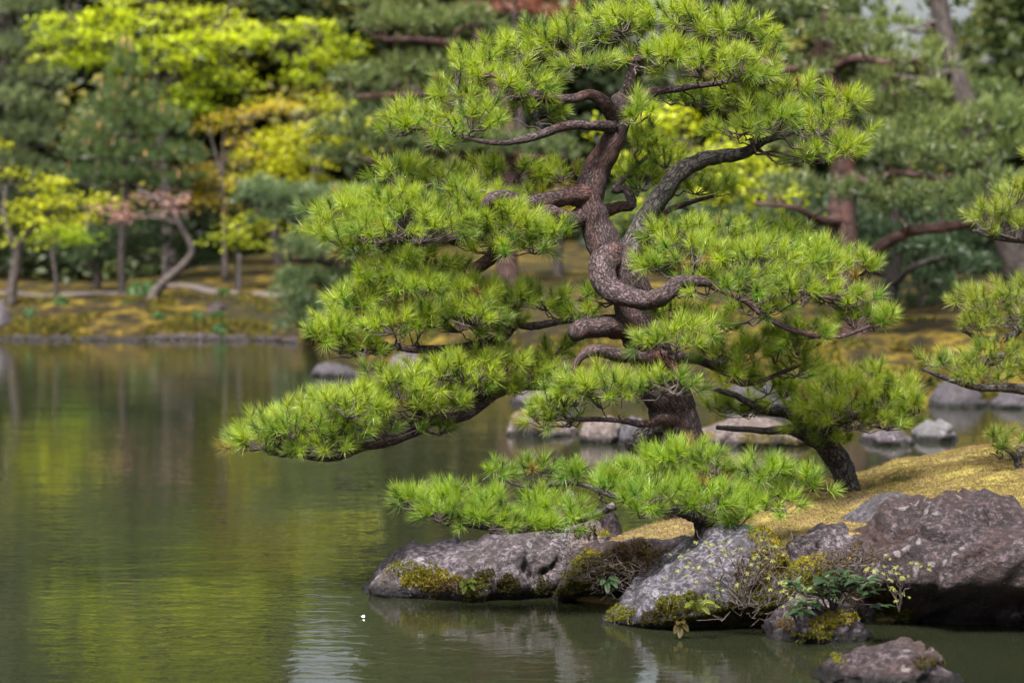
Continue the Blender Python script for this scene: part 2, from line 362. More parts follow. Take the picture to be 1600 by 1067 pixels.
# gravel path on the far bank
pp = np.array([(-30, 58), (-18, 57.6), (-11, 57), (-9, 56.2), (-7.5, 55.2), (-6, 54), (-4.6, 53.2)], float)
pc, _ = resample(np.c_[pp, np.zeros(len(pp))], np.ones(len(pp)), .25)
pt = nrm(np.gradient(pc, axis=0)); pnn = np.c_[-pt[:, 1], pt[:, 0], pt[:, 2]*0]
rows = []
for k in np.linspace(-1, 1, 9):
    q = pc + pnn*(k*.30 + .03*np.sin(pc[:, :1]*2.3)); q[:, 2] = terrain(q[:, 0], q[:, 1]) + .03*(1-k*k) + .012; rows.append(q)
PV = np.stack(rows, 1); ns_ = PV.shape[1]; ii = np.arange(len(pc)*ns_).reshape(-1, ns_)
obj("gravel_path", PV.reshape(-1, 3), np.stack([ii[:-1, 1:], ii[1:, 1:], ii[1:, :-1], ii[:-1, :-1]], -1).reshape(-1, 4)[:, ::-1], M_PATH, smooth=True, kind="structure", label="pale gravel path along the far bank")

# near island mound
def island(X, Y):
    X = np.asarray(X, float); Y = np.asarray(Y, float)
    front = np.interp(X, [-.2, .3, .8, 1.2, 1.7, 2.2, 3.2, 9], [13.75, 13.35, 12.95, 12.75, 12.6, 12.65, 12.5, 12.4])
    back = np.interp(X, [-.2, .4, 1, 2, 3, 9], [13.9, 14.1, 14.9, 16.2, 17.2, 17.5])
    d = np.minimum(np.minimum((Y-front), (back-Y)*.8), (X-.05)*1.2)
    zm = np.interp(X, [0, .5, 1, 1.5, 2.05, 3, 4, 9], [.26, .34, .40, .44, .47, .60, .72, .8]) - .05*sstep(14.6, 12.8, Y)
    q = np.stack([X*1.6, Y*1.6, X*0], -1).reshape(-1, 3)
    z = -.45 + (zm + .45)*sstep(-.35, .55, d)
    return z + (fbm(q, 3).reshape(X.shape)*.05 + fbm(q*5, 2).reshape(X.shape)*.018)*sstep(0, .5, d)
ix = np.linspace(-.8, 9, 330); iy = np.linspace(11.8, 18.5, 230); IX, IY = np.meshgrid(ix, iy); IZ = island(IX, IY)
idx = np.arange(IX.size).reshape(IX.shape)
iF = np.stack([idx[:-1, :-1], idx[:-1, 1:], idx[1:, 1:], idx[1:, :-1]], -1).reshape(-1, 4)
mossm = M_MOSS
obj("mossy_mound", np.stack([IX, IY, IZ], -1).reshape(-1, 3), iF, mossm, smooth=True, kind="structure", label="low island mound of golden moss and sandy soil")
# moss and soil litter on the mound
rng = np.random.default_rng(11)
N = 110000; X = rng.uniform(.2, 4.2, N); Y = rng.uniform(12.6, 17, N); Z = island(X, Y); k = Z > .12
X, Y, Z = X[k], Y[k], Z[k]; Pm = np.c_[X, Y, Z - .003]
mk = fbm(np.c_[X*1.2, Y*1.2, X*0], 3) + sstep(.9, 1.9, X)*.9 - .45
base = np.where(mk[:, None] > 0, (.150, .128, .034), (.20, .155, .10))*rng.uniform(.6, 1.25, (len(X), 1))
g = rng.random(len(X)) < .12; base[g] = (.14, .075, .035)
d = nrm(rng.normal(size=Pm.shape)*.6 + (0, 0, .8))
V, F, C = needles(Pm, d, 3, .014, .005, .003, base, rng, tip=(.30, .25, .09), spread=(.3, 1.3), tipmix=.25)
obj("moss_cover", V, F, M_MOSSB, col=C, kind="stuff", label="short golden moss and litter on the island mound", cat="moss")

k = rng.integers(0, len(X), 5200); A = Pm[k] + (0, 0, .008); an = rng.random(len(k))*6.283; Ln = rng.uniform(.03, .07, len(k))
V, F = segs(A, A + np.c_[np.cos(an)*Ln, np.sin(an)*Ln, rng.normal(size=len(k))*.006], .0014, .0008)
obj("fallen_needles", V, F, M_LITTER, kind="stuff", label="brown fallen needles strewn over the island moss", cat="litter")

# ------------------------------------------------------------------ rocks
def rock(name, label, outline, Yf, D, mt, eq=.3, amp=.05, fs=3.0, nu=110, nv=56, seed=0, p=.7, q=.8, moss=(), cat="rock", group=None, zb=-.35, skew=0.0, rough=1.0, mossn=650, under=.06):
    o = np.array(outline, float); Yc = Yf + D/2
    P = W(o[:, 0], o[:, 1], Yc)
    u = np.linspace(0, 1, nu); ue = .5 - .5*np.cos(u*math.pi); ue = .5*u + .5*ue
    x = P[0, 0] + (P[-1, 0]-P[0, 0])*ue; H = np.interp(x, P[:, 0], P[:, 2])
    ker = np.ones(5)/5; H = np.convolve(np.pad(H, 2, 'edge'), ker, 'valid')
    w = np.clip(np.sin(np.pi*ue), 0, 1)**.42; w = np.maximum(w, .04)
    a = np.linspace(-1.32, math.pi + 1.1, nv); ca, sa = np.cos(a), np.sin(a)
    cy = np.sign(ca)*np.abs(ca)**p
    Hc = np.maximum(H, .02); zc = Hc*eq
    up = np.clip(sa, 0, 1)**q; dn = np.clip(-sa, 0, 1)
    Z = zc[:, None] + (Hc-zc)[:, None]*up[None]*np.minimum(1, .5 + w[:, None]*.5) - (zc - zb)[:, None]*dn[None]
    Yg = Yc - (D/2)*w[:, None]*cy[None] + skew*(Z - zc[:, None]) + under*(sstep(0, .32, dn)*(ca > 0))[None]*np.minimum(1, w[:, None]*1.4)
    V = np.stack([np.broadcast_to(x[:, None], Z.shape), Yg, Z], -1).reshape(-1, 3)
    ctr = np.array((x.mean(), Yc, float(np.mean(zc))))
    nn = np.stack([np.gradient(Z, axis=0)*0, -cy[None]*np.ones_like(Z), np.broadcast_to(sa[None], Z.shape)], -1).reshape(-1, 3)
    nn[:, 0] += ((V[:, 0]-ctr[0])/(abs(x[-1]-x[0])/2))**3; nn = nrm(nn)
    ridge = 1 - np.abs(pn((V @ np.array([[.9, .1, .42], [0, 1, .1], [-.42, .1, .9]]).T)*np.array((1.2, 2, 4.5))*fs*.9 + seed))*2.2
    crk = np.exp(-np.abs(fbm(V*np.array((1, 1, 1.7))*fs*.75 + seed*2.3, 3))/.045)*sstep(.0, .25, fbm(V*fs*.5 + seed, 2) + .15)
    disp = amp*(-1.35*crk + .42*ridge + 1.05*facets(V*fs + seed*3.1, seed) + .4*facets(V*fs*2.6 + seed, seed+9)*.6 + .55*fbm(V*fs*1.5 + seed*5, 5, .55))*rough
    dg = np.pad(disp.reshape(nu, nv), 1, 'edge'); dg = (dg[:-2, 1:-1] + dg[2:, 1:-1] + dg[1:-1, :-2] + dg[1:-1, 2:] + 2*dg[1:-1, 1:-1])/6
    V = V + nn*dg.reshape(-1, 1)
    idx = np.arange(nu*nv).reshape(nu, nv)
    F = np.stack([idx[:-1, :-1], idx[1:, :-1], idx[1:, 1:], idx[:-1, 1:]], -1).reshape(-1, 4)
    V2 = np.vstack([V, V[idx[0]].mean(0), V[idx[-1]].mean(0)]); c0, c1 = len(V2)-2, len(V2)-1
    jj = np.arange(0, nv-2, 2)
    F = np.vstack([F, np.stack([idx[0][jj], idx[0][jj+1], idx[0][jj+2], np.full(len(jj), c0)], -1), np.stack([idx[-1][jj+2], idx[-1][jj+1], idx[-1][jj], np.full(len(jj), c1)], -1)])
    org = (ctr[0], Yc, 0)
    if not moss:
        return obj(name, V2, F, mt, origin=org, smooth=True, label=label, cat=cat, group=group), V
    r = empty(name, org, label=label, cat=cat, group=group)
    obj("stone", V2, F, mt, r, org, smooth=True)
    mV = Acc(); rg = np.random.default_rng(seed+50); px, py = proj(V)
    for (cx, cy_, rx, ry, kind) in moss:
        dd = ((px-cx)/rx)**2 + ((py-cy_)/ry)**2 + fbm(V*9, 3)*.9
        c = np.where((dd < 1) & (V[:, 1] < Yc + D*.25) & (V[:, 2] > .015))[0]
        if len(c) == 0: continue
        per = int(mossn*rx*ry/1000)
        ch = rg.choice(c, per); ch2 = np.clip(ch + rg.choice([1, -1, nv, -nv], per), 0, len(V)-1)
        t = rg.random((per, 1)); pos = V[ch]*(1-t) + V[ch2]*t; nr = nn[ch]
        t2 = np.clip(1.15 - dd[ch], 0, 1)[:, None]; pos = pos + nr*(t2*.022*rg.random((per, 1)))
        cb = {"y": (.19, .16, .018), "g": (.085, .09, .014), "b": (.075, .048, .018), "d": (.032, .032, .009)}[kind]
        cl = np.array(cb)*rg.uniform(.55, 1.35, (per, 1))
        mV.add(*needles(pos, nrm(nr + (0, 0, .5)), 7, .015, .0042, .006, cl, rg, tip=(.28, .24, .03) if kind in "yg" else (.16, .12, .03), spread=(.3, 1.4), tipmix=.3))
    V_, F_, C_, _ = mV.out()
    obj("moss", V_, F_, M_MOSSB, r, org, col=C_, kind="stuff")
    return r, V

rock("shore_rock", "long grey lichened rock tapering to a point in the water, leftmost on the island", [(568, 948), (574, 928), (592, 893), (620, 872), (650, 862), (705, 862), (738, 850), (762, 838), (800, 835), (835, 829), (872, 818), (888, 822), (902, 845), (915, 880), (935, 930)], 13.45, .95, M_ROCKG, eq=.25, amp=.06, fs=3.2, nu=170, nv=76, seed=1, p=.6, q=.75, under=.12, moss=[(665, 905, 48, 16, "y"), (650, 893, 40, 14, "g"), (740, 915, 22, 18, "g"), (755, 905, 20, 14, "d"), (795, 918, 24, 18, "d"), (848, 915, 15, 14, "d"), (690, 915, 35, 14, "b")])
rock("shore_rock", "low brown overgrown rock with mossy face between the pointed and the slanted rock", [(865, 950), (885, 880), (915, 852), (960, 846), (1000, 842), (1060, 838), (1110, 842), (1140, 860), (1160, 940)], 13.1, .9, M_ROCKP, eq=.45, amp=.06, fs=3.6, nu=120, nv=64, seed=2, under=.25, moss=[(930, 885, 35, 20, "g"), (960, 900, 60, 30, "b"), (915, 915, 30, 28, "g"), (990, 870, 50, 20, "b"), (900, 930, 30, 18, "d"), (980, 925, 45, 22, "d"), (935, 872, 25, 10, "y")])
rock("shore_rock", "slanted blue grey rock sloping down to the left with mossy shoulder", [(942, 992), (950, 962), (975, 935), (1005, 908), (1040, 882), (1075, 858), (1110, 836), (1150, 820), (1195, 818), (1222, 838), (1240, 880), (1260, 960)], 12.35, 1.0, M_ROCKB, eq=.32, amp=.06, fs=2.8, nu=150, nv=80, seed=3, p=.75, q=.7, skew=.25, under=.2, moss=[(1205, 850, 34, 34, "y"), (1190, 890, 40, 30, "b"), (1215, 905, 34, 40, "g"), (1180, 940, 50, 26, "g"), (975, 965, 22, 18, "g"), (1080, 945, 55, 16, "g"), (1130, 960, 60, 20, "d"), (1190, 975, 40, 16, "d"), (1040, 965, 40, 14, "d")])
rock("shore_rock", "cushion of yellow moss on a low stone between slanted rock and big boulder", [(1210, 960), (1225, 895), (1250, 878), (1290, 866), (1320, 872), (1345, 900), (1360, 960)], 12.5, .7, M_ROCKP, eq=.3, amp=.05, fs=3.5, nu=80, nv=50, seed=4, moss=[(1270, 885, 50, 18, "y"), (1265, 905, 50, 20, "g"), (1310, 880, 30, 16, "b"), (1250, 930, 50, 25, "d"), (1310, 920, 50, 30, "d")])
rock("boulder", "huge purple brown boulder filling the right edge of the shore", [(1318, 985), (1328, 935), (1322, 880), (1335, 840), (1352, 815), (1390, 803), (1430, 800), (1470, 793), (1530, 795), (1590, 800), (1660, 815), (1740, 850), (1800, 920)], 12.2, 1.5, M_ROCKP, eq=.5, amp=.092, fs=2.1, nu=190, nv=96, seed=5, p=.62, q=.7, under=.34, moss=[(1375, 935, 30, 25, "b"), (1385, 955, 40, 14, "g"), (1350, 870, 25, 18, "b")], mossn=500)
rock("shore_rock", "small wet stone with yellow moss in front of the glossy shrub", [(1196, 1010), (1206, 970), (1222, 950), (1245, 938), (1268, 945), (1285, 952), (1305, 942), (1325, 950), (1342, 975), (1352, 990), (1358, 1012)], 12.0, .55, M_ROCKG, eq=.25, amp=.045, fs=5.0, nu=90, nv=56, seed=6, moss=[(1310, 965, 26, 12, "y"), (1285, 975, 22, 10, "y"), (1270, 992, 30, 8, "g"), (1245, 955, 15, 10, "d"), (1230, 975, 16, 10, "b")])
rock("shore_rock", "dark wet rock in the bottom right corner of the water", [(1268, 1095), (1290, 1052), (1308, 1030), (1345, 1026), (1375, 1020), (1402, 1009), (1440, 1010), (1462, 1022), (1478, 1045), (1500, 1090)], 10.75, .6, M_ROCKP, eq=.25, amp=.05, fs=4.5, nu=100, nv=60, seed=7, moss=[(1450, 1035, 25, 12, "d"), (1310, 1032, 12, 6, "g")])
rock("shore_rock", "dark slate slab lying behind the huge boulder", [(1290, 812), (1312, 800), (1345, 790), (1375, 778), (1398, 774), (1425, 782), (1455, 790), (1485, 798), (1500, 820)], 13.35, .6, M_ROCKS, eq=.5, amp=.035, fs=2.2, nu=80, nv=44, seed=8, q=.6, zb=.1)
rock("shore_rock", "rounded grey ridge stone like a log left of the slate slab", [(1215, 858), (1224, 836), (1245, 832), (1275, 828), (1300, 818), (1318, 812), (1335, 818), (1345, 850)], 12.95, .4, M_ROCKG, eq=.5, amp=.04, fs=5, nu=70, nv=44, seed=9, zb=.1)
rock("shore_rock", "round white speckled stone under the low pine pad", [(868, 800), (872, 778), (882, 768), (896, 767), (908, 776), (912, 790), (912, 806)], 13.75, .16, M_ROCKW, eq=.45, amp=.012, fs=9, nu=50, nv=36, seed=10, zb=.2)
rock("shore_rock", "pinkish knobbly stone below the white speckled stone", [(884, 840), (890, 818), (905, 803), (925, 800), (942, 812), (950, 840)], 13.6, .25, M_ROCKK, eq=.3, amp=.03, fs=8, nu=56, nv=40, seed=12, zb=.05, moss=[(915, 832, 18, 8, "d"), (945, 836, 14, 5, "y")])
rock("shore_rock", "small dark stone beside the pinkish knobbly stone", [(932, 834), (938, 805), (955, 797), (968, 806), (976, 834)], 13.8, .25, M_ROCKP, eq=.3, amp=.02, fs=8, nu=44, nv=34, seed=13, zb=.05)
rock("shore_rock", "dark little rock at the right edge beside the pine sapling", [(1560, 790), (1572, 775), (1590, 768), (1615, 770), (1640, 790)], 14.3, .3, M_ROCKS, eq=.4, amp=.02, fs=6, nu=44, nv=34, seed=14, zb=.3)
# rocks standing in the pond behind the island
FAR = [("yellow mossed rock in the water left of the big trunk", [(796, 684), (802, 655), (815, 642), (832, 640), (850, 655), (880, 660), (905, 684)], 24.8, .8, M_ROCKK, [(815, 655, 18, 12, "y"), (850, 665, 30, 10, "y")]),
       ("pink block of rock in the water just left of the big trunk", [(910, 700), (914, 664), (930, 655), (955, 656), (966, 668), (970, 700)], 24.0, .7, M_ROCKK, []),
       ("narrow white streaked rock against the big trunk at the waterline", [(964, 702), (970, 660), (985, 652), (1003, 660), (1012, 702)], 23.8, .6, M_ROCKB, [(1005, 680, 8, 15, "y")]),
       ("long low pink rock with yellow moss behind the leaning pine", [(1085, 706), (1100, 672), (1130, 662), (1165, 655), (1205, 660), (1240, 672), (1262, 684), (1270, 706)], 23.6, 1.0, M_ROCKK, [(1180, 686, 24, 9, "y"), (1245, 690, 26, 9, "y"), (1105, 684, 14, 10, "y"), (1215, 680, 14, 8, "g")]),
       ("flat grey rock half hidden by needles right of the leaning pine", [(1345, 702), (1356, 678), (1385, 670), (1410, 676), (1428, 702)], 23.8, .8, M_ROCKG, []),
       ("pale grey rock alone in the water on the right", [(1420, 698), (1428, 668), (1442, 655), (1462, 653), (1482, 664), (1492, 698)], 24.2, .8, M_ROCKW, []),
       ("dark blue rock in the water left of the big pine", [(488, 594), (496, 572), (515, 566), (535, 570), (552, 580), (566, 594)], 35.8, 1.2, M_ROCKS, []),
       ("grey rock at the far shore showing through the left branches", [(600, 590), (615, 556), (640, 546), (668, 556), (690, 590)], 37.0, 1.3, M_ROCKG, []),
       ("tall purple rock on the far right shore", [(1452, 648), (1462, 615), (1480, 603), (1505, 600), (1528, 612), (1540, 648)], 29.2, 1.0, M_ROCKS, []),
       ("broad purple rock on the far shore at the right edge", [(1530, 648), (1545, 622), (1580, 612), (1620, 615), (1660, 648)], 29.0, 1.0, M_ROCKS, []),
       ("purple rock on the far shore behind the right lower branches", [(1130, 660), (1142, 615), (1170, 592), (1205, 596), (1232, 625), (1245, 660)], 28.8, 1.2, M_ROCKS, []),
       ("grey shore rock glimpsed between trunk and lowest left branch", [(800, 650), (815, 612), (850, 598), (890, 604), (915, 650)], 29.6, 1.2, M_ROCKG, []),
       ("dark low rock lying on the far moss bank below the path", [(318, 492), (326, 479), (342, 474), (358, 480), (366, 494)], 51.4, .8, M_ROCKP, []),
       ("grey stone at the left edge of the far bank", [(-14, 500), (-8, 480), (3, 470), (12, 482), (20, 500)], 51.0, .6, M_ROCKG, [])]
for k, (lab, ol, Yf, D, mt, ms) in enumerate(FAR):
    zb = -.3 if k < 12 else .2
    rock("pond_rock" if k < 12 else "bank_stone", lab, ol, Yf, D, mt, eq=.3, amp=.07, fs=1.9, nu=56, nv=36, seed=20+k, moss=ms, zb=zb, mossn=1500)
# dark edging stones along the far waterline
rng = np.random.default_rng(3)
for k in range(22):
    x0 = -60 + k*25 + rng.uniform(-5, 5); h = rng.uniform(5, 10); ww = rng.uniform(30, 52)
    X0 = (x0 + ww/2 - 800)/FPX*50; Ys = float(np.interp(X0, SX, SY)) - .35*math.sin(X0*1.3) - .2*math.sin(X0*3.1+1) - .35
    yb = 379 + 7556/Ys
    rock("edging_stone", "dark stone edging the waterline of the far moss bank", [(x0, yb+3), (x0+ww*.15, yb-h*.8), (x0+ww*.45, yb-h), (x0+ww*.8, yb-h*.75), (x0+ww, yb+3)], Ys, .5, M_ROCKP, eq=.3, amp=.05, fs=2.5, nu=20, nv=16, seed=60+k, group="edging stones of the far bank")

# low plants and litter fringing the far bank
rng = np.random.default_rng(31); N = 26000; X = rng.uniform(-22, 12, N); s_ = rng.random(N)**1.6*4.5 + .05
Y = np.interp(X, SX, SY) - .35*np.sin(X*1.3) - .2*np.sin(X*3.1+1) + s_; Z = terrain(X, Y)
k = (fbm(np.c_[X*.8, Y*.8, X*0], 3) + .25*np.exp(-s_*2) > .12) & (Z > .03); Pb = np.c_[X, Y, Z][k]
cc = np.array([(.10, .075, .010), (.045, .055, .012), (.035, .022, .008), (.12, .10, .015), (.03, .05, .018)])[rng.integers(0, 5, len(Pb))]
V, F, C = needles(Pb, nrm(rng.normal(size=Pb.shape)*.4 + (0, -.2, .9)), 5, .11, .03, .02, cc, rng, tip=(.16, .13, .02), spread=(.3, 1.3), tipmix=.3)
obj("bank_plants", V, F, M_MOSSB, col=C, kind="stuff", label="low moss and grass fringing the far bank", cat="moss")

# ------------------------------------------------------------------ trees
def blend(a, b, t): return np.array(a)*(1-t) + np.array(b)*t
def tree(name, label, Y, branches, pads, style, bark, cols, seed, cat="pine tree", group=None, ground=None, dens=1.0, extra=None):
    rg = np.random.default_rng(seed); sk, skr = [], []
    px2m = Y/FPX; root = None; far = style != "near"
    for bi, (pname, pts) in enumerate(branches):
        pts = np.array([(q + (0,)*(4-len(q))) if len(q) == 4 else (q[0], q[1], 0, q[2]) for q in pts], float)
        P = W(pts[:, 0], pts[:, 1], Y + pts[:, 2]); R = pts[:, 3]*px2m*(1 if far else (.92 if bi == 0 else .84))
        if bi == 0:
            gz = (ground or terrain)(P[:1, 0], P[:1, 1])[0]
            if P[0, 2] > gz: P = np.vstack([[P[0, 0], P[0, 1], gz - .08], P]); R = np.concatenate([[R[0]*1.15], R])
            org = np.array((P[0, 0], P[0, 1], gz)); root = empty(name, org, label=label, cat=cat, group=group)
        step = .18 if far else .022
        Pc, Rc = resample(P, R, step)
        if not far:   # gnarled: wander a little off the smooth line
            wob = np.stack([fbm(Pc*6 + s, 2) for s in (0, 31, 57)], -1)*Rc[:, None]*.22; wob[0] = 0; Pc = Pc + wob
        nsd = 10 if far else (28 if R.max() > .06 else 18)
        if not far and bi: Rc = Rc*(1 + .35*np.exp(-np.linspace(0, 1, len(Rc))*14))
        V, F, B = tube(Pc, Rc, nsd, .16 if not far else .1, seed + bi, freq=None if far else .75/max(float(R.mean()), .01))
        b = bark[1] if (isinstance(bark, tuple) and bi in bark[2]) else (bark[0] if isinstance(bark, tuple) else bark)
        obj(pname, V, F, b, root, org, bark=B, smooth=True); sk.append(Pc); skr.append(Rc)
    SK = np.concatenate(sk); SR = np.concatenate(skr)
    twA = Acc()
    for pi, pd in enumerate(pads):
        cx, cy, rx, ry = pd[:4]; dY = pd[4] if len(pd) > 4 else 0.0; yb = pd[5] if len(pd) > 5 else .5
        yc = Y + dY; c = W(cx, cy, yc); s = yc/FPX
        if style == "near":
            RX, RZ = max((rx-14)*s, .04), max((ry-13)*s, .03); RD = min(max(RX*.85, .10), .30)
            nt = int(max(7, rx*ry/82)*dens)
            d = nrm(rg.normal(size=(nt, 3))); d[:, 2] = np.where(d[:, 2] < -.55, -d[:, 2]*.8, d[:, 2]); d[:, 1] = np.where(rg.random(nt) < .35, -np.abs(d[:, 1]), d[:, 1])
            r = rg.random((nt, 1))**.33
            out = rg.random((nt, 1)) < .13; r = np.where(out, rg.uniform(1.1, 1.45, (nt, 1)), r)
            loc = d*r; pos = c + loc*(RX, RD, RZ)
            nh = max(2, nt//6); an = rg.random(nh)*6.283; rr = np.sqrt(rg.random(nh))*.8
            hub = c + np.c_[np.cos(an)*rr*RX, np.sin(an)*rr*RD, -RZ*(.45 + .5*rg.random(nh))]
            near = np.argmin(((pos[:, None]-hub[None])**2).sum(-1), 1)
            td = nrm(nrm(pos - hub[near])*.45 + d*.50 + np.array((0, 0, .42)) + rg.normal(size=pos.shape)*.28)
            base = pos - td*.03
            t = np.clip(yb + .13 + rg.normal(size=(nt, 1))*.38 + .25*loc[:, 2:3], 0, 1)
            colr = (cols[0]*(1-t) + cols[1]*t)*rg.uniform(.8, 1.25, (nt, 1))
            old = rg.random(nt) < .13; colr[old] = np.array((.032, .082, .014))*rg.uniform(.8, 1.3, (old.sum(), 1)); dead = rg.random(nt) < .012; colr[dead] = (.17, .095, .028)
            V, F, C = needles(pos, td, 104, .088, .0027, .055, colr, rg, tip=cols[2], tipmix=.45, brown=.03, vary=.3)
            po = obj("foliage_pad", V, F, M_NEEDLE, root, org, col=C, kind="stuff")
            tw = Acc(); tw.add(*curvy(hub[near], pos + td*.03, .0036, .0024, rg, 3, .07, .045))
            j = np.argmin((((hub[:, None]-SK[None])*(1, 1, 2.6))**2).sum(-1) + 1e-3/np.maximum(SR[None], .004), 1)
            L = np.linalg.norm(hub - SK[j], axis=1)
            tw.add(*curvy(SK[j], hub, .0042 + .006*np.clip(L/.5, 0, 1), .0036, rg, 6, .05, .045))
            V, F, _, _ = tw.out(); obj("twigs", V, F, M_TWIG, po, org)
            bd = rg.random(nt) < .4; tb = pos[bd] + td[bd]*.055
            if bd.any():
                V, F = segs(tb, tb + td[bd]*rg.uniform(.015, .035, (bd.sum(), 1)), .0035, .0016); obj("buds", V, F, M_BUD, po, org)
        elif style in ("far", "candle"):
            RX, RZ = rx*s, ry*s; RD = max(RX*.8, .35); nt = int(max(30, RX*RZ*520)*dens)
            d = nrm(rg.normal(size=(nt, 3))); d[:, 2] = np.where(d[:, 2] < -.3, -d[:, 2], d[:, 2])
            loc = d*rg.random((nt, 1))**.4; pos = c + loc*(RX, RD, RZ)
            td = nrm(d*.6 + np.array((0, 0, .6)) + rg.normal(size=pos.shape)*.3)
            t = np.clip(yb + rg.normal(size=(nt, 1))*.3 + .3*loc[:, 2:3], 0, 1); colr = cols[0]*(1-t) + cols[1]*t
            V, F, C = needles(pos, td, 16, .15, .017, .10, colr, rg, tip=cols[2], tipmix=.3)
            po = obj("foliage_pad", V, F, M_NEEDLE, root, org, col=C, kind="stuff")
            nh = max(3, nt//25); hub = pos[rg.integers(0, nt, nh)] - (0, 0, .12)
            j = np.argmin(((hub[:, None]-SK[None])**2).sum(-1), 1)
            V, F = curvy(SK[j], hub, np.clip(SR[j]*.4, .015, .05), .01, rg, 4, .06, .05)
            obj("twigs", V, F, bark[0] if isinstance(bark, tuple) else bark, po, org)
            if style == "candle":
                m = (loc[:, 2] > .1) & (rg.random(nt) < .07); A = pos[m]
                V, F = segs(A, A + nrm(np.c_[rg.normal(size=(len(A), 2))*.15, np.ones(len(A))])*rg.uniform(.12, .24, (len(A), 1)), .018, .008)
                obj("candles", V, F, M_CANDLE, po, org, kind="stuff")
        else:  # maple: thin level sprays of small leaves
            RX, RZ = rx*s, ry*s; RD = max(RX*.75, .4); nd = int(max(6, RX*RZ*20)*dens)
            d = nrm(rg.normal(size=(nd, 3)))*rg.random((nd, 1))**.45*1.12; ctr = c + d*(RX, RD, RZ)
            k = 46; rad = rg.uniform(.25, .8, nd)
            an = rg.random((nd, k))*6.283; rr = np.sqrt(rg.random((nd, k)))*rad[:, None]
            lp = np.stack([np.cos(an)*rr, np.sin(an)*rr*.9, -.30*rr*rr + rg.normal(size=(nd, k))*.075 + .08*np.sin(an*3)*rr], -1) + ctr[:, None]
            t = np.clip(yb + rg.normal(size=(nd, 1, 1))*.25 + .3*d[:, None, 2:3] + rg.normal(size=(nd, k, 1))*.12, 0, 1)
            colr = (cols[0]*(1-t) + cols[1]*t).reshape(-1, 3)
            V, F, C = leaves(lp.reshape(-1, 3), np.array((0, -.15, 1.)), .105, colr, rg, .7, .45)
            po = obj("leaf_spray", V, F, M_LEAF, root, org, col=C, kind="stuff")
            j = np.argmin(((ctr[:, None]-SK[None])**2).sum(-1), 1)
            V, F = curvy(SK[j], ctr - (0, 0, .03), np.clip(SR[j]*.35, .010, .03), .006, rg, 5, .03, .06)
            obj("twigs", V, F, bark[0] if isinstance(bark, tuple) else bark, po, org)
    return root
M_BUD = flat_mat("resin_buds", (.26, .17, .09), .6)
M_CANDLE = flat_mat("orange_candles", (.42, .20, .09), .7)
A3 = lambda *r: tuple(np.array(x) for x in r)
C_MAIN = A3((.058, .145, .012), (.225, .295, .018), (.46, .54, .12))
C_LOW = A3((.052, .140, .012), (.175, .275, .018), (.40, .50, .10))

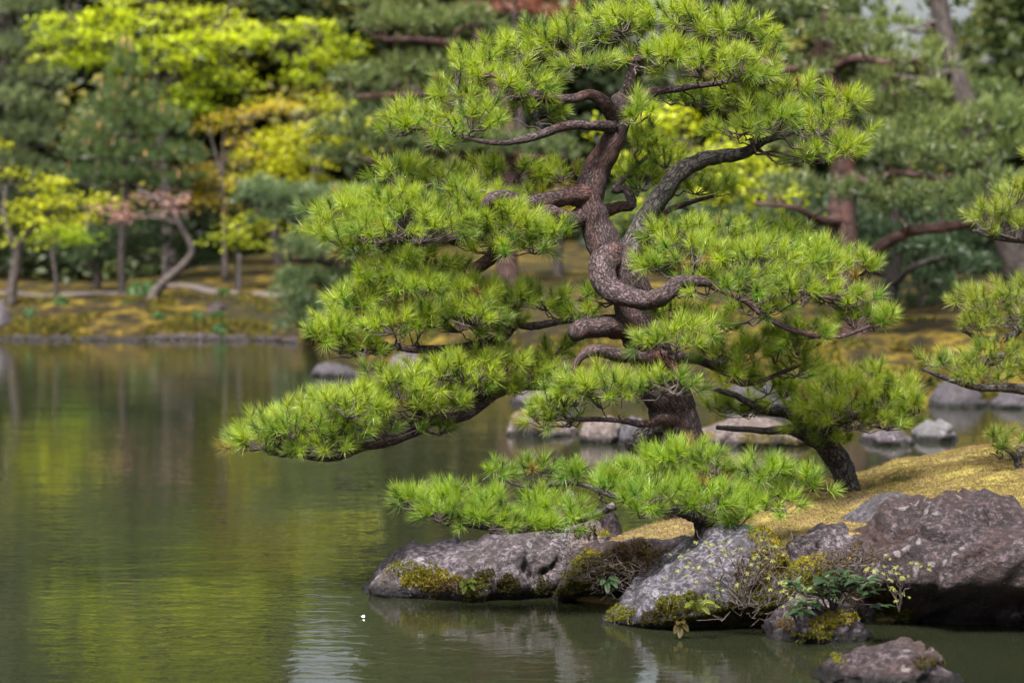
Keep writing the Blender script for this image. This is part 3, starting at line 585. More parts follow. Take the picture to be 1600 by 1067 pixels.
# --- the big sculpted pine
main_br = [
 ("trunk", [(1088, 800, 0, 60), (1076, 740, 0, 51), (1062, 690, 0, 45), (1046, 640, 0, 40), (1024, 580, 0, 37), (1006, 535, 0, 35), (993, 490, 0, 34), (980, 450, 0, 33), (962, 415, 0, 32), (941, 380, 0, 28), (929, 342, 0, 26), (923, 302, 0, 25), (933, 265, 0, 23), (951, 232, 0, 21), (964, 200, 0, 19), (973, 172, .02, 16), (966, 152, .06, 12)]),
 ("branch", [(966, 428, .02, 27), (985, 388, .06, 23), (1005, 350, .1, 20), (1034, 305, .1, 18), (1063, 272, .1, 17), (1095, 251, .1, 15), (1135, 244, .1, 13), (1170, 236, .1, 11), (1195, 220, .1, 7), (1240, 208, .1, 5), (1295, 190, .1, 3)]),
 ("branch", [(952, 398, -.02, 24), (942, 424, -.14, 23), (953, 450, -.22, 21), (982, 465, -.28, 19), (1015, 470, -.32, 17), (1042, 458, -.42, 16), (1066, 439, -.4, 12), (1110, 442, -.36, 8), (1170, 452, -.3, 6), (1235, 455, -.3, 5), (1320, 470, -.3, 3)]),
 ("branch", [(926, 302, 0, 21), (890, 308, -.08, 16), (852, 312, -.18, 15), (818, 317, -.28, 14), (782, 308, -.38, 14), (763, 316, -.42, 11), (752, 338, -.34, 7), (700, 358, -.2, 5), (630, 366, -.1, 4)]),
 ("branch", [(928, 335, .05, 18), (888, 342, -.1, 15), (855, 331, -.2, 14), (820, 334, -.26, 12), (792, 342, -.3, 10), (778, 372, -.3, 9), (768, 402, -.25, 12), (742, 420, -.2, 12), (716, 440, -.15, 8), (670, 450, -.1, 5), (610, 455, -.1, 3)]),
 ("branch", [(972, 175, 0, 15), (1000, 154, -.05, 12), (1028, 143, -.1, 8), (1080, 136, -.12, 6), (1140, 127, -.1, 5), (1190, 115, -.05, 4), (1230, 95, 0, 3)]),
 ("branch", [(966, 165, .08, 12), (984, 130, .1, 10), (986, 95, .1, 9), (955, 98, .05, 7), (905, 97, 0, 6), (862, 83, -.05, 4), (840, 60, -.05, 3)]),
 ("branch", [(986, 95, .1, 8), (1035, 82, .12, 6), (1085, 62, .1, 5), (1130, 45, .1, 3)]),
 ("branch", [(966, 185, 0, 15), (944, 160, -.1, 12), (922, 148, -.15, 10), (898, 155, -.2, 9), (868, 157, -.25, 9), (836, 150, -.3, 9), (815, 137, -.3, 8), (798, 122, -.3, 6), (750, 118, -.25, 4)]),
 ("branch", [(958, 198, -.05, 10), (915, 196, -.2, 8), (878, 199, -.28, 9), (838, 212, -.34, 8), (802, 221, -.36, 6), (760, 222, -.3, 5), (690, 205, -.2, 4), (640, 200, -.2, 3)]),
 ("branch", [(930, 335, .1, 13), (968, 324, .2, 10), (986, 318, .26, 10), (978, 296, .3, 8), (958, 298, .3, 6), (985, 270, .34, 5), (1015, 240, .36, 3)]),
 ("branch", [(1000, 360, .15, 9), (1035, 335, .25, 7), (1075, 318, .3, 5), (1120, 305, .3, 3)]),
 ("branch", [(1004, 520, 0, 28), (966, 512, -.15, 20), (928, 511, -.27, 18), (906, 516, -.34, 18), (897, 522, -.38, 15)]),
 ("branch", [(1022, 580, 0, 20), (1006, 562, -.2, 14), (966, 554, -.34, 12), (930, 547, -.42, 11), (905, 560, -.46, 7), (890, 600, -.45, 4)]),
 ("branch", [(1012, 548, -.05, 13), (1040, 560, -.3, 10), (1054, 575, -.42, 8), (1060, 600, -.45, 5)]),
 ("branch", [(1000, 505, .05, 12), (940, 498, .0, 7), (880, 502, -.05, 6), (826, 510, -.1, 8), (806, 505, -.1, 9), (790, 525, -.1, 9), (765, 535, -.1, 8), (700, 545, -.1, 9), (650, 546, -.1, 8), (605, 540, -.1, 4)]),
 ("branch", [(1030, 598, 0, 22), (960, 606, .12, 16), (880, 598, .1, 14), (820, 600, 0, 12), (775, 612, -.1, 11), (746, 636, -.15, 11), (714, 653, -.2, 11), (682, 656, -.2, 10), (645, 676, -.25, 9), (602, 692, -.3, 9), (562, 700, -.3, 7), (520, 717, -.3, 5), (455, 712, -.3, 3)]),
 ("branch", [(1050, 655, -.05, 18), (1022, 668, -.12, 16), (1000, 685, -.16, 15), (984, 700, -.2, 13)]),
 ("branch", [(1052, 660, -.1, 9), (1030, 658, -.3, 7), (1005, 662, -.4, 7), (960, 656, -.45, 5), (900, 655, -.4, 4)]),
 ("branch", [(1020, 560, .05, 14), (1080, 560, .05, 10), (1110, 570, .0, 8), (1140, 585, -.05, 7), (1165, 600, -.1, 6), (1215, 585, -.1, 4), (1260, 565, -.1, 3)]),
 ("branch", [(1110, 445, -.35, 6), (1165, 470, -.38, 6), (1195, 495, -.38, 6), (1240, 515, -.35, 5), (1300, 528, -.3, 4), (1360, 510, -.25, 3)]),
]
main_pads = [
 # crown
 (868, 72, 72, 38, 0, .7), (958, 42, 72, 38, .05, .75), (1050, 36, 80, 36, .05, .8), (1138, 48, 72, 36, 0, .75), (1208, 76, 30, 26, 0, .5), (915, 104, 60, 22, -.2, .5), (1040, 88, 74, 28, -.25, .6), (1118, 105, 85, 34, -.2, .65), (1190, 118, 50, 28, -.1, .7), (998, 178, 32, 26, -.25, .3), 
 (752, 108, 74, 42, -.05, .8), (812, 140, 66, 36, -.3, .5), (712, 150, 52, 32, 0, .6), (650, 188, 62, 34, -.05, .65), (742, 190, 74, 34, -.3, .55), (698, 222, 66, 20, -.2, .3), (835, 180, 66, 26, -.2, .3), (630, 205, 45, 24, -.1, .5), (790, 75, 40, 24, 0, .8),
 (1085, 158, 52, 26, .1, .65), (1168, 158, 58, 32, 0, .75), (1240, 146, 56, 28, .05, .75), (1318, 162, 42, 30, 0, .85), (1292, 198, 60, 38, -.05, .7), (1212, 196, 70, 36, -.2, .45), (1318, 236, 38, 32, -.1, .7), (1268, 248, 46, 24, -.1, .45), (1160, 205, 50, 26, -.1, .4),
 (1012, 228, 46, 34, .36, .5), (1000, 280, 42, 38, .4, .45), (1085, 300, 60, 20, .3, .4), (1040, 255, 40, 24, .36, .55), (1130, 295, 36, 18, .3, .4),
 # left middle
 (560, 320, 50, 22, .1, .6), (660, 340, 80, 34, -.15, .5), (760, 340, 70, 34, -.3, .55), (540, 375, 56, 24, -.15, .5),
 (640, 415, 80, 30, -.1, .5), (560, 470, 50, 30, -.2, .55), (740, 495, 70, 34, -.3, .5), (810, 470, 50, 30, -.2, .45), (620, 515, 70, 26, -.3, .5), (500, 530, 30, 24, -.2, .55),
 (720, 580, 80, 34, -.35, .65), (640, 605, 80, 34, -.4, .55), (560, 640, 80, 34, -.45, .5), (480, 670, 80, 34, -.45, .5), (420, 690, 60, 28, -.4, .5),
 (622, 274, 58, 30, .2, .55), (700, 284, 60, 28, .2, .6), (788, 274, 70, 28, .25, .75), (868, 274, 50, 26, .3, .8), (622, 320, 80, 30, -.05, .55), (540, 338, 68, 34, 0, .65), (730, 320, 80, 36, -.2, .5), (602, 362, 90, 36, -.2, .5), (700, 362, 90, 38, -.3, .45), (798, 356, 72, 38, -.36, .55), (862, 368, 46, 30, -.42, .4), (800, 390, 70, 26, -.34, .4), (510, 362, 42, 26, 0, .6), (568, 392, 56, 20, -.1, .3), (820, 315, 50, 22, -.05, .6),
 # left lower middle
 (632, 428, 70, 28, .05, .45), (690, 430, 56, 26, 0, .4), (610, 460, 60, 30, 0, .5), (700, 470, 88, 34, -.1, .5), (562, 500, 68, 34, -.05, .6), (650, 500, 70, 30, -.12, .45), (760, 480, 70, 36, -.12, .4), (530, 542, 48, 34, -.1, .55), (596, 528, 50, 26, -.1, .45), (720, 512, 60, 26, -.15, .35), (790, 505, 40, 28, -.15, .3), (545, 470, 30, 16, 0, .5), (600, 440, 60, 26, -.15, .55), (660, 452, 70, 30, -.25, .55), (740, 456, 60, 28, -.22, .5), (520, 520, 46, 28, -.2, .6), (575, 548, 40, 22, -.22, .5), (690, 490, 60, 26, -.25, .5),
 (850, 474, 60, 28, .05, .4), (918, 464, 48, 22, .1, .45), (890, 488, 60, 20, .05, .3),
 # long low left limb
 (776, 574, 76, 36, -.1, .75), (846, 582, 50, 30, .0, .5), (680, 600, 90, 38, -.2, .55), (600, 620, 88, 36, -.3, .5), (530, 648, 80, 38, -.3, .5), (450, 668, 78, 36, -.3, .5), (396, 692, 48, 28, -.3, .5), (560, 674, 80, 30, -.4, .4), (500, 698, 70, 24, -.4, .35), (664, 636, 76, 26, -.3, .4), (740, 600, 60, 30, -.2, .5), (690, 672, 26, 14, -.2, .2), (870, 550, 46, 24, .1, .2), (800, 610, 40, 20, -.1, .3),
 # right middle
 (1058, 364, 70, 32, 0, .5), (1140, 374, 90, 32, .1, .5), (1220, 366, 56, 28, .2, .4), (1080, 400, 78, 34, -.2, .5), (1170, 408, 100, 40, -.2, .5), (1262, 410, 70, 38, -.1, .5), (1330, 428, 56, 32, -.1, .5), (1140, 450, 90, 34, -.32, .35), (1232, 460, 88, 34, -.3, .4), (1310, 470, 58, 28, -.2, .35), (1190, 486, 70, 20, -.3, .25), (1342, 505, 52, 32, -.15, .35), (1262, 522, 58, 24, -.25, .4), (1206, 534, 58, 28, -.1, .5), (1388, 500, 22, 20, -.1, .3), (1040, 420, 50, 22, -.2, .35), (1300, 400, 40, 24, .05, .5),
 # middle front
 (1070, 528, 70, 36, -.42, .5), (1020, 540, 40, 24, -.42, .35), (1112, 508, 40, 24, -.3, .45), (960, 608, 78, 34, -.5, .5), (900, 620, 70, 34, -.42, .45), (1040, 604, 58, 28, -.5, .35), (870, 660, 58, 26, -.3, .1), (860, 640, 50, 24, -.35, .3), (1060, 490, 50, 22, -.2, .4),
 (1180, 558, 68, 30, -.05, .6), (1240, 548, 46, 24, -.05, .55), (1150, 588, 58, 26, -.1, .4), (1250, 582, 46, 24, -.1, .45), (1120, 560, 40, 26, -.1, .5),
]
tree("pine_tree", "big sculpted pine with twisting purple trunk and layered green pads over the water", 14.0, main_br, main_pads, "near", (M_BARK, M_BARKD, (1, 17)), C_MAIN, 101, ground=island)

# --- leaning pine behind the mound
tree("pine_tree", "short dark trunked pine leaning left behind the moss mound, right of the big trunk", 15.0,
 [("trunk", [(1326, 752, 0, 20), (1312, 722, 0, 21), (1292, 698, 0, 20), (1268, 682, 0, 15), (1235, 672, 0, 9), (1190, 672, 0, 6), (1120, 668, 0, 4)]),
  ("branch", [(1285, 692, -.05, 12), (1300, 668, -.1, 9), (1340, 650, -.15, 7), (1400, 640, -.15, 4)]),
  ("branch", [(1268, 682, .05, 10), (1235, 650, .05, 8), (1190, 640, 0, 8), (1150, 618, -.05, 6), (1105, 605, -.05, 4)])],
 [(1310, 610, 70, 36, -.1, .85), (1388, 620, 58, 36, -.1, .95), (1422, 638, 38, 28, -.2, .95), (1350, 630, 60, 34, -.3, .9), (1290, 640, 56, 30, -.3, .8), (1250, 628, 56, 30, -.1, .5), (1330, 656, 80, 34, -.2, .45), (1400, 660, 46, 28, -.15, .45), (1150, 640, 56, 26, .15, .85), (1205, 608, 58, 26, 0, .5), (1262, 672, 40, 22, -.1, .35), (1120, 636, 34, 22, .15, .8), (1300, 690, 50, 14, -.1, .3), (1360, 585, 40, 18, -.05, .6)],  # pads yellower in tone, and coloured brighter to offset the shade over them
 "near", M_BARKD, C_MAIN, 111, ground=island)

# --- low front pine
tree("pine_tree", "low spreading pine rooted between the shore rocks in front of the big trunk", 13.0,
 [("trunk", [(1108, 835, 0, 24), (1102, 812, 0, 22), (1112, 795, .02, 17), (1130, 775, .05, 12), (1110, 760, .05, 9), (1080, 752, .05, 7), (1040, 745, .05, 5)]),
  ("branch", [(1102, 810, -.05, 13), (1060, 798, -.15, 10), (1010, 790, -.2, 8), (960, 775, -.2, 6), (915, 758, -.15, 4), (880, 755, -.1, 4), (820, 760, -.1, 3), (780, 745, -.1, 2)]),
  ("branch", [(1122, 785, .05, 9), (1160, 790, .0, 7), (1200, 775, 0, 6), (1250, 765, 0, 4)]),
  ("branch", [(960, 790, -.2, 6), (920, 808, -.12, 6), (880, 818, -.08, 6), (820, 828, -.05, 5), (775, 826, -.05, 5), (730, 820, -.05, 4), (690, 810, -.05, 3), (650, 795, -.05, 2)])],
 [(1060, 714, 70, 26, .05, .6), (1008, 742, 58, 28, 0, .5), (1105, 732, 50, 32, 0, .55), (956, 762, 46, 36, -.1, .5), (1030, 776, 80, 32, -.2, .45), (1110, 788, 78, 34, -.2, .55), (1190, 738, 58, 28, 0, .5), (1252, 758, 48, 32, 0, .55), (1200, 790, 66, 32, -.1, .5), (1148, 818, 44, 20, -.25, .3), (1010, 802, 52, 18, -.25, .25), (1080, 755, 50, 24, -.1, .4),
  (648, 784, 44, 24, -.1, .55), (708, 784, 58, 30, -.1, .55), (780, 796, 60, 32, -.15, .6), (848, 796, 52, 32, -.15, .75), (742, 812, 56, 22, -.2, .4), (830, 818, 50, 22, -.2, .4), (900, 806, 40, 22, -.2, .45), (690, 806, 50, 20, -.2, .5), (790, 822, 60, 20, -.25, .45), (870, 826, 46, 20, -.22, .4), (840, 738, 40, 15, -.1, .1), (782, 742, 26, 13, -.1, .1), (895, 742, 24, 14, -.1, .2)],
 "near", M_BARKD, C_LOW, 121, ground=island)

# --- pine at the right edge
tree("pine_tree", "pine reaching in from the right edge with three flat pads", 15.0,
 [("trunk", [(1720, 760, 0, 40), (1715, 650, 0, 36), (1700, 540, 0, 32), (1710, 430, 0, 27), (1700, 320, 0, 20), (1690, 220, 0, 10)]),
  ("branch", [(1702, 400, 0, 14), (1650, 378, -.1, 11), (1605, 374, -.1, 8), (1560, 372, -.1, 5), (1520, 360, -.1, 3)]),
  ("branch", [(1700, 530, 0, 14), (1640, 520, -.1, 11), (1605, 500, -.1, 9), (1580, 525, -.1, 8), (1540, 530, -.1, 6), (1500, 515, -.1, 3)]),
  ("branch", [(1705, 620, 0, 16), (1640, 612, -.2, 12), (1580, 606, -.25, 9), (1530, 605, -.25, 7), (1480, 592, -.25, 5), (1440, 575, -.25, 3)]),
  ("branch", [(1640, 612, -.2, 8), (1600, 570, -.15, 7), (1570, 555, -.15, 7), (1540, 560, -.15, 5)])],
 [(1545, 345, 52, 34, -.1, .55), (1588, 310, 46, 38, -.05, .5), (1590, 360, 50, 30, -.15, .4), (1530, 478, 54, 28, -.1, .5), (1592, 462, 60, 32, -.05, .45), (1518, 508, 46, 22, -.1, .55), (1580, 500, 56, 26, -.15, .4), (1478, 574, 58, 22, -.2, .55), (1550, 560, 60, 34, -.2, .45), (1606, 580, 60, 36, -.2, .4), (1540, 592, 60, 18, -.3, .3), (1650, 470, 70, 40), (1660, 320, 70, 50), (1660, 570, 60, 40), (1690, 240, 80, 46), (1700, 190, 60, 36), (1760, 300, 70, 40), (1770, 440, 70, 40), (1770, 560, 70, 36)],
 "near", M_BARKD, A3((.085, .15, .022), (.20, .25, .03), (.40, .43, .10)), 131, ground=island)
tree("pine_sapling", "tiny pine sapling on the moss mound at the right edge", 14.7,
 [("trunk", [(1584, 766, 0, 8), (1592, 738, 0, 7), (1590, 718, 0, 6), (1600, 705, 0, 4), (1622, 690, 0, 3)]),
  ("branch", [(1590, 720, 0, 4), (1575, 705, -.05, 3), (1550, 695, -.05, 2)])],
 [(1560, 682, 36, 24, -.05, .4), (1594, 692, 36, 26, -.05, .4), (1552, 702, 24, 14, -.1, .3), (1625, 680, 36, 26, 0, .4)],
 "near", M_BARKD, A3((.075, .13, .02), (.15, .20, .025), (.30, .33, .07)), 141, ground=island, dens=.6)

# --- background pines
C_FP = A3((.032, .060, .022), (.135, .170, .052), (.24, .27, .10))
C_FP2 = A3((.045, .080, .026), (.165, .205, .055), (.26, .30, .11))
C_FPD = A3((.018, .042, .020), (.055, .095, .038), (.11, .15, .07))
tree("pine_tree", "tall red trunked pine on the far right bank, straight trunk with horizontal boughs", 33.0,
 [("trunk", [(1352, 600, 0, 27), (1338, 520, 0, 25), (1325, 430, 0, 23), (1316, 350, 0, 22), (1318, 270, 0, 21), (1305, 180, 0, 19), (1290, 90, 0, 17), (1288, 0, 0, 15), (1292, -120, 0, 11), (1288, -240, 0, 5)]),
  ("branch", [(1330, 440, 0, 11), (1365, 395, -.5, 10), (1420, 362, -.8, 9), (1500, 352, -1, 8), (1600, 322, -1.2, 5)]),
  ("branch", [(1316, 345, 0, 10), (1280, 345, -.5, 8), (1245, 325, -.8, 5), (1180, 318, -1, 3)]),
  ("branch", [(1318, 270, 0, 9), (1360, 285, -.5, 7), (1400, 270, -.8, 6), (1470, 280, -1, 4)]),
  ("branch", [(1305, 150, 0, 9), (1270, 105, -.6, 7), (1225, 110, -1, 5), (1180, 90, -1, 3)]),
  ("branch", [(1298, 110, 0, 9), (1340, 92, -.6, 7), (1400, 100, -1, 5), (1450, 90, -1.2, 3)]),
  ("branch", [(1290, -20, 0, 8), (1230, -40, -.6, 5), (1180, -30, -.6, 3)])],
 [(1250, 120, 60, 26, -.8, .5), (1300, 60, 70, 24, -.8, .4), (1370, 80, 60, 20, -1, .7), (1330, 20, 70, 24, 0, .3), (1240, 20, 60, 26, -.6, .4), (1440, 110, 60, 18, -1, .6), (1380, 130, 50, 22, -1, .7), (1400, 240, 90, 28, -1, .3), (1480, 260, 70, 26, -1, .3), (1350, 310, 60, 26, -1, .1), (1450, 320, 90, 26, -1.2, .2), (1560, 300, 70, 28, -1.4, .3), (1240, 300, 60, 24, -.8, .3), (1400, 180, 70, 22, -.6, .5), (1250, 230, 60, 24, 1, .2), (1530, 345, 50, 20, -1.2, .2), (1410, 330, 50, 22, -1, .0), (1220, -50, 70, 28, 0, .4), (1340, -70, 70, 30, 0, .4), (1290, -170, 80, 40, 0, .4), (1280, -250, 50, 34, 0, .4)],
 "far", M_BARKF, C_FP, 201)
tree("pine_tree", "leaning grey purple pine trunk at the upper right, bent to the left", 37.0,
 [("trunk", [(1618, 560, 0, 28), (1600, 460, 0, 26), (1575, 370, 0, 24), (1550, 275, 0, 21), (1515, 180, 0, 18), (1485, 95, 0, 16), (1468, 10, 0, 14), (1455, -100, 0, 11), (1450, -230, 0, 5)]),
  ("branch", [(1545, 262, 0, 9), (1500, 235, -.6, 7), (1450, 235, -1, 5), (1390, 215, -1, 3)]),
  ("branch", [(1560, 320, 0, 9), (1600, 268, -.5, 7), (1660, 262, -.8, 5)]),
  ("branch", [(1490, 110, 0, 8), (1440, 130, -.5, 6), (1390, 150, -.8, 4)])],
 [(1480, 205, 80, 30, -.8, .5), (1560, 195, 80, 34, -.8, .3), (1420, 215, 70, 26, -.8, .4), (1600, 240, 60, 30, -.8, .3), (1540, 150, 50, 22, .5, .3), (1440, 150, 50, 20, -.6, .6), (1500, 245, 80, 24, -1, .2), (1600, 180, 50, 24, 0, .2), (1430, -60, 90, 34, 0, .4), (1470, -150, 80, 36, 0, .4), (1450, -240, 60, 40, 0, .4), (1395, 165, 50, 20, -.6, .4), (1400, 45, 46, 14, 0, .6), (1452, 82, 36, 12, -.4, .6), (1505, 55, 26, 16, .6, .4), (1480, 15, 40, 14, .4, .4), (1370, 100, 36, 14, .2, .6)],
 "far", M_BARKG, C_FP2, 211)
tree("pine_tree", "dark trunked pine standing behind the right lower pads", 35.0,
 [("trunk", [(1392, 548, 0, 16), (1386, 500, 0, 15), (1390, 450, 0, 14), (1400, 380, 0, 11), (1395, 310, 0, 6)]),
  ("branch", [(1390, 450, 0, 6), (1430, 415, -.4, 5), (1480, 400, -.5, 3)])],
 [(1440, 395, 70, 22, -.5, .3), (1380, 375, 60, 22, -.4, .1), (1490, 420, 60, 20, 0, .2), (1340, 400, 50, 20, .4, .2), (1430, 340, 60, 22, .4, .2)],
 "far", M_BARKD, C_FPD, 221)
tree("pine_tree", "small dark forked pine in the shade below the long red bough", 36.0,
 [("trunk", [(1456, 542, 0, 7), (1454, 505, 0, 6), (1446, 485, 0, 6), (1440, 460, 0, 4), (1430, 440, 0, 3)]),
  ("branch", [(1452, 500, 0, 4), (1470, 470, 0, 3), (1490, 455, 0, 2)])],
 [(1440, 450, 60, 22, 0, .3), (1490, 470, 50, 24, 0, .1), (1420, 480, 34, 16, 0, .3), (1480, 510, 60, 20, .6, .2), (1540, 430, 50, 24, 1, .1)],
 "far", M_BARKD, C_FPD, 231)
tree("pine_tree", "grey green pine with level red boughs behind the crown's left side", 40.0,
 [("trunk", [(800, 470, 0, 20), (790, 380, 0, 18), (800, 280, 0, 16), (790, 190, 0, 14), (760, 100, 0, 12), (740, 20, 0, 10), (730, -80, 0, 7), (735, -160, 0, 4)]),
  ("branch", [(768, 120, 0, 8), (715, 78, -.5, 7), (670, 64, -.8, 6), (600, 62, -1, 4)]),
  ("branch", [(795, 200, 0, 8), (700, 155, -.6, 7), (650, 148, -.8, 6), (560, 152, -1, 4)]),
  ("branch", [(800, 300, 0, 8), (680, 270, -.6, 7), (600, 255, -1, 4), (520, 240, -1, 3)]),
  ("branch", [(715, 78, -.5, 5), (712, 50, -.5, 4), (735, 40, -.5, 3)])],
 [(650, 45, 80, 24, -.8, .6), (720, 35, 60, 26, -.6, .5), (600, 40, 60, 22, -.8, .5), (640, 115, 70, 28, -.8, .5), (570, 130, 60, 24, -1, .5), (690, 125, 60, 24, -.6, .4), (610, 10, 70, 24, -.3, .6), (560, 210, 80, 26, -1, .3), (640, 230, 90, 30, -1, .2), (740, 235, 90, 30, -.8, .1), (520, 250, 50, 20, -1, .3), (840, 240, 80, 28, -.4, .1), (690, -30, 80, 30, 0, .5), (740, -110, 80, 36, 0, .5), (735, -170, 50, 34, 0, .5), (760, 60, 50, 26, .4, .3), (600, 180, 50, 18, -.6, .1)],
 "far", M_BARKF, C_FP, 241)
tree("pine_tree", "blue green shore pine with stacked drooping pads left of the big pine", 46.0,
 [("trunk", [(560, 500, 0, 14), (545, 450, 0, 12), (550, 390, 0, 11), (530, 330, 0, 9), (520, 290, 0, 5)]),
  ("branch", [(545, 430, 0, 6), (500, 408, -.5, 5), (450, 405, -.8, 3)]),
  ("branch", [(552, 480, 0, 6), (510, 478, -.5, 5), (465, 470, -.8, 3)]),
  ("branch", [(535, 340, 0, 6), (460, 340, -.5, 5), (400, 330, -.8, 3)])],
 [(490, 390, 60, 16, -.6, .6), (545, 395, 50, 18, -.4, .5), (490, 445, 56, 22, -.6, .5), (540, 450, 50, 24, -.4, .4), (480, 478, 50, 18, -.8, .4), (530, 485, 50, 20, -.5, .3), (470, 440, 40, 20, -.9, .6), (500, 400, 60, 14, -.9, .7), (460, 462, 36, 14, -1, .5), (500, 500, 50, 20, -1, .4), (540, 515, 46, 18, -.8, .3), (470, 385, 40, 10, -.9, .7), (470, 512, 36, 14, -1, .3), (510, 515, 40, 16, -.8, .3), (420, 315, 56, 24, -.8, .4), (490, 318, 60, 26, -.5, .4), (550, 320, 50, 26, 0, .3), (450, 345, 60, 16, -.8, .2), (400, 295, 30, 14, -.6, .5)],
 "far", M_BARKG, A3((.035, .070, .034), (.125, .175, .072), (.22, .27, .12)), 251, dens=1.5)
tree("pine_tree", "dense dark young pine with upright orange candles on the far bank", 56.0,
 [("trunk", [(191, 452, 0, 6), (190, 400, 0, 6), (194, 340, 0, 6), (200, 260, 0, 6), (200, 170, 0, 4), (198, 90, 0, 2)])],
 [(215, 285, 110, 24, 0, .1), (150, 280, 60, 24, 0, .1), (210, 250, 110, 28, 0, .25), (200, 210, 95, 28, 0, .3), (180, 180, 75, 26, 0, .35), (250, 190, 50, 24, .3, .35), (195, 150, 55, 26, 0, .45), (198, 115, 30, 24, 0, .5), (195, 85, 14, 20, 0, .55), (280, 250, 50, 26, .4, .3), (140, 235, 50, 26, 0, .3)],
 "candle", M_BARKX, A3((.024, .056, .020), (.105, .155, .045), (.18, .22, .075)), 261, dens=.8)
tree("pine_tree", "grey green pine filling the upper left corner", 62.0,
 [("trunk", [(-40, 440, 0, 14), (-30, 340, 0, 13), (-10, 230, 0, 11), (10, 120, 0, 9), (15, 0, 0, 7), (10, -140, 0, 3)])],
 [(20, 20, 70, 34, 0, .4), (60, 70, 60, 26, 0, .3), (0, 90, 70, 30, 0, .5), (50, 130, 70, 30, 0, .35), (10, 165, 80, 30, -.4, .5), (60, 190, 60, 26, 0, .2), (30, 220, 70, 26, -.4, .3), (10, 260, 60, 28, -.4, .4), (50, 275, 40, 26, -.4, .3), (20, -40, 70, 36, 0, .4), (10, -110, 60, 44, 0, .4), (-60, 60, 60, 60, 0, .4), (-60, 180, 60, 60, 0, .3)],
 "far", M_BARKX, A3((.05, .08, .035), (.16, .20, .08), (.25, .28, .13)), 271)
tree("pine_tree", "low dark pine spreading behind the curved trunk on the far bank", 58.0,
 [("trunk", [(152, 440, 0, 6), (150, 415, 0, 6), (165, 390, 0, 5), (170, 370, 0, 4)])],
 [(120, 390, 50, 16, 0, .2), (160, 375, 60, 16, 0, .3), (170, 405, 60, 16, -.3, .2), (230, 385, 50, 18, 0, .2), (130, 415, 40, 12, 0, .2), (240, 355, 60, 20, .5, .1), (300, 390, 40, 16, 0, .2), (320, 410, 34, 10, -.2, .1)],
 "far", M_BARKX, A3((.02, .045, .018), (.06, .095, .03), (.10, .14, .05)), 281)

# --- background maples
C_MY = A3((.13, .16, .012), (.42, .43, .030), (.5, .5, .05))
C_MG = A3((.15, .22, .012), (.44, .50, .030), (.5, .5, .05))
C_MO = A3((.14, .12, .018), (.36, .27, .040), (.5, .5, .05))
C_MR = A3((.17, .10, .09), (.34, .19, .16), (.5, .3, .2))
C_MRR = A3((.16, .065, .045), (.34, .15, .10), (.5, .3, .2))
tree("maple_tree", "tall bright yellow green maple above the candle pine", 60.0,
 [("trunk", [(268, 440, 0, 12), (262, 340, 0, 11), (255, 240, 0, 10), (245, 150, 0, 9), (240, 60, 0, 8), (250, -60, 0, 7), (260, -200, 0, 4)]),
  ("branch", [(248, 160, 0, 6), (300, 80, -.4, 5), (350, 30, -.6, 3)]), ("branch", [(246, 130, 0, 6), (180, 60, -.4, 5), (110, 30, -.6, 3)]), ("branch", [(252, -60, 0, 5), (320, -140, -.4, 4), (360, -200, -.6, 2)])],
 [(120, 25, 55, 18, -.5, .6), (200, 20, 70, 24, -.5, .7), (290, 15, 75, 26, -.5, .8), (350, 35, 45, 22, -.5, .7), (230, 55, 90, 20, -.6, .6), (300, 70, 60, 22, -.5, .6), (150, 85, 70, 18, -.4, .4), (220, 100, 70, 18, -.4, .4), (320, 95, 40, 26, -.3, .55), (270, 135, 70, 16, -.3, .35), (310, 150, 50, 14, -.3, .5), (120, 90, 40, 14, -.2, .4), (290, 170, 50, 10, -.3, .4), (180, 50, 80, 26, -.4, .6), (260, 100, 90, 24, -.3, .5), (330, 60, 60, 30, -.4, .65), (90, 50, 40, 18, -.2, .5), (350, 120, 40, 18, -.2, .6),
  (200, -60, 100, 40, 0, .7), (310, -60, 80, 44, 0, .75), (250, -140, 110, 50, 0, .7), (350, -150, 80, 40, 0, .7), (160, -150, 70, 40, 0, .6), (280, -230, 110, 50, 0, .7), (390, -70, 50, 30, 0, .6), (380, -230, 50, 30, 0, .6)],
 "maple", M_BARKX, C_MG, 301, cat="maple tree")
tree("maple_tree", "low yellow maple at the left edge of the far bank", 53.0,
 [("trunk", [(18, 458, 0, 8), (24, 420, 0, 8), (26, 390, 0, 7), (14, 365, 0, 6), (6, 330, 0, 5), (10, 290, 0, 3)]), ("branch", [(26, 392, 0, 5), (38, 370, 0, 4), (60, 350, 0, 3)])],
 [(40, 290, 66, 18, -.2, .85), (105, 295, 40, 20, -.2, .6), (20, 320, 66, 18, -.2, .8), (85, 325, 50, 18, -.2, .55), (60, 345, 66, 16, -.2, .4), (105, 340, 40, 16, 0, .45), (5, 250, 34, 28, 0, .7), (-40, 300, 50, 40, 0, .7), (70, 368, 54, 12, -.2, .3), (130, 310, 26, 14, 0, .5)],
 "maple", M_BARKG, C_MY, 311, cat="maple tree", dens=.62)
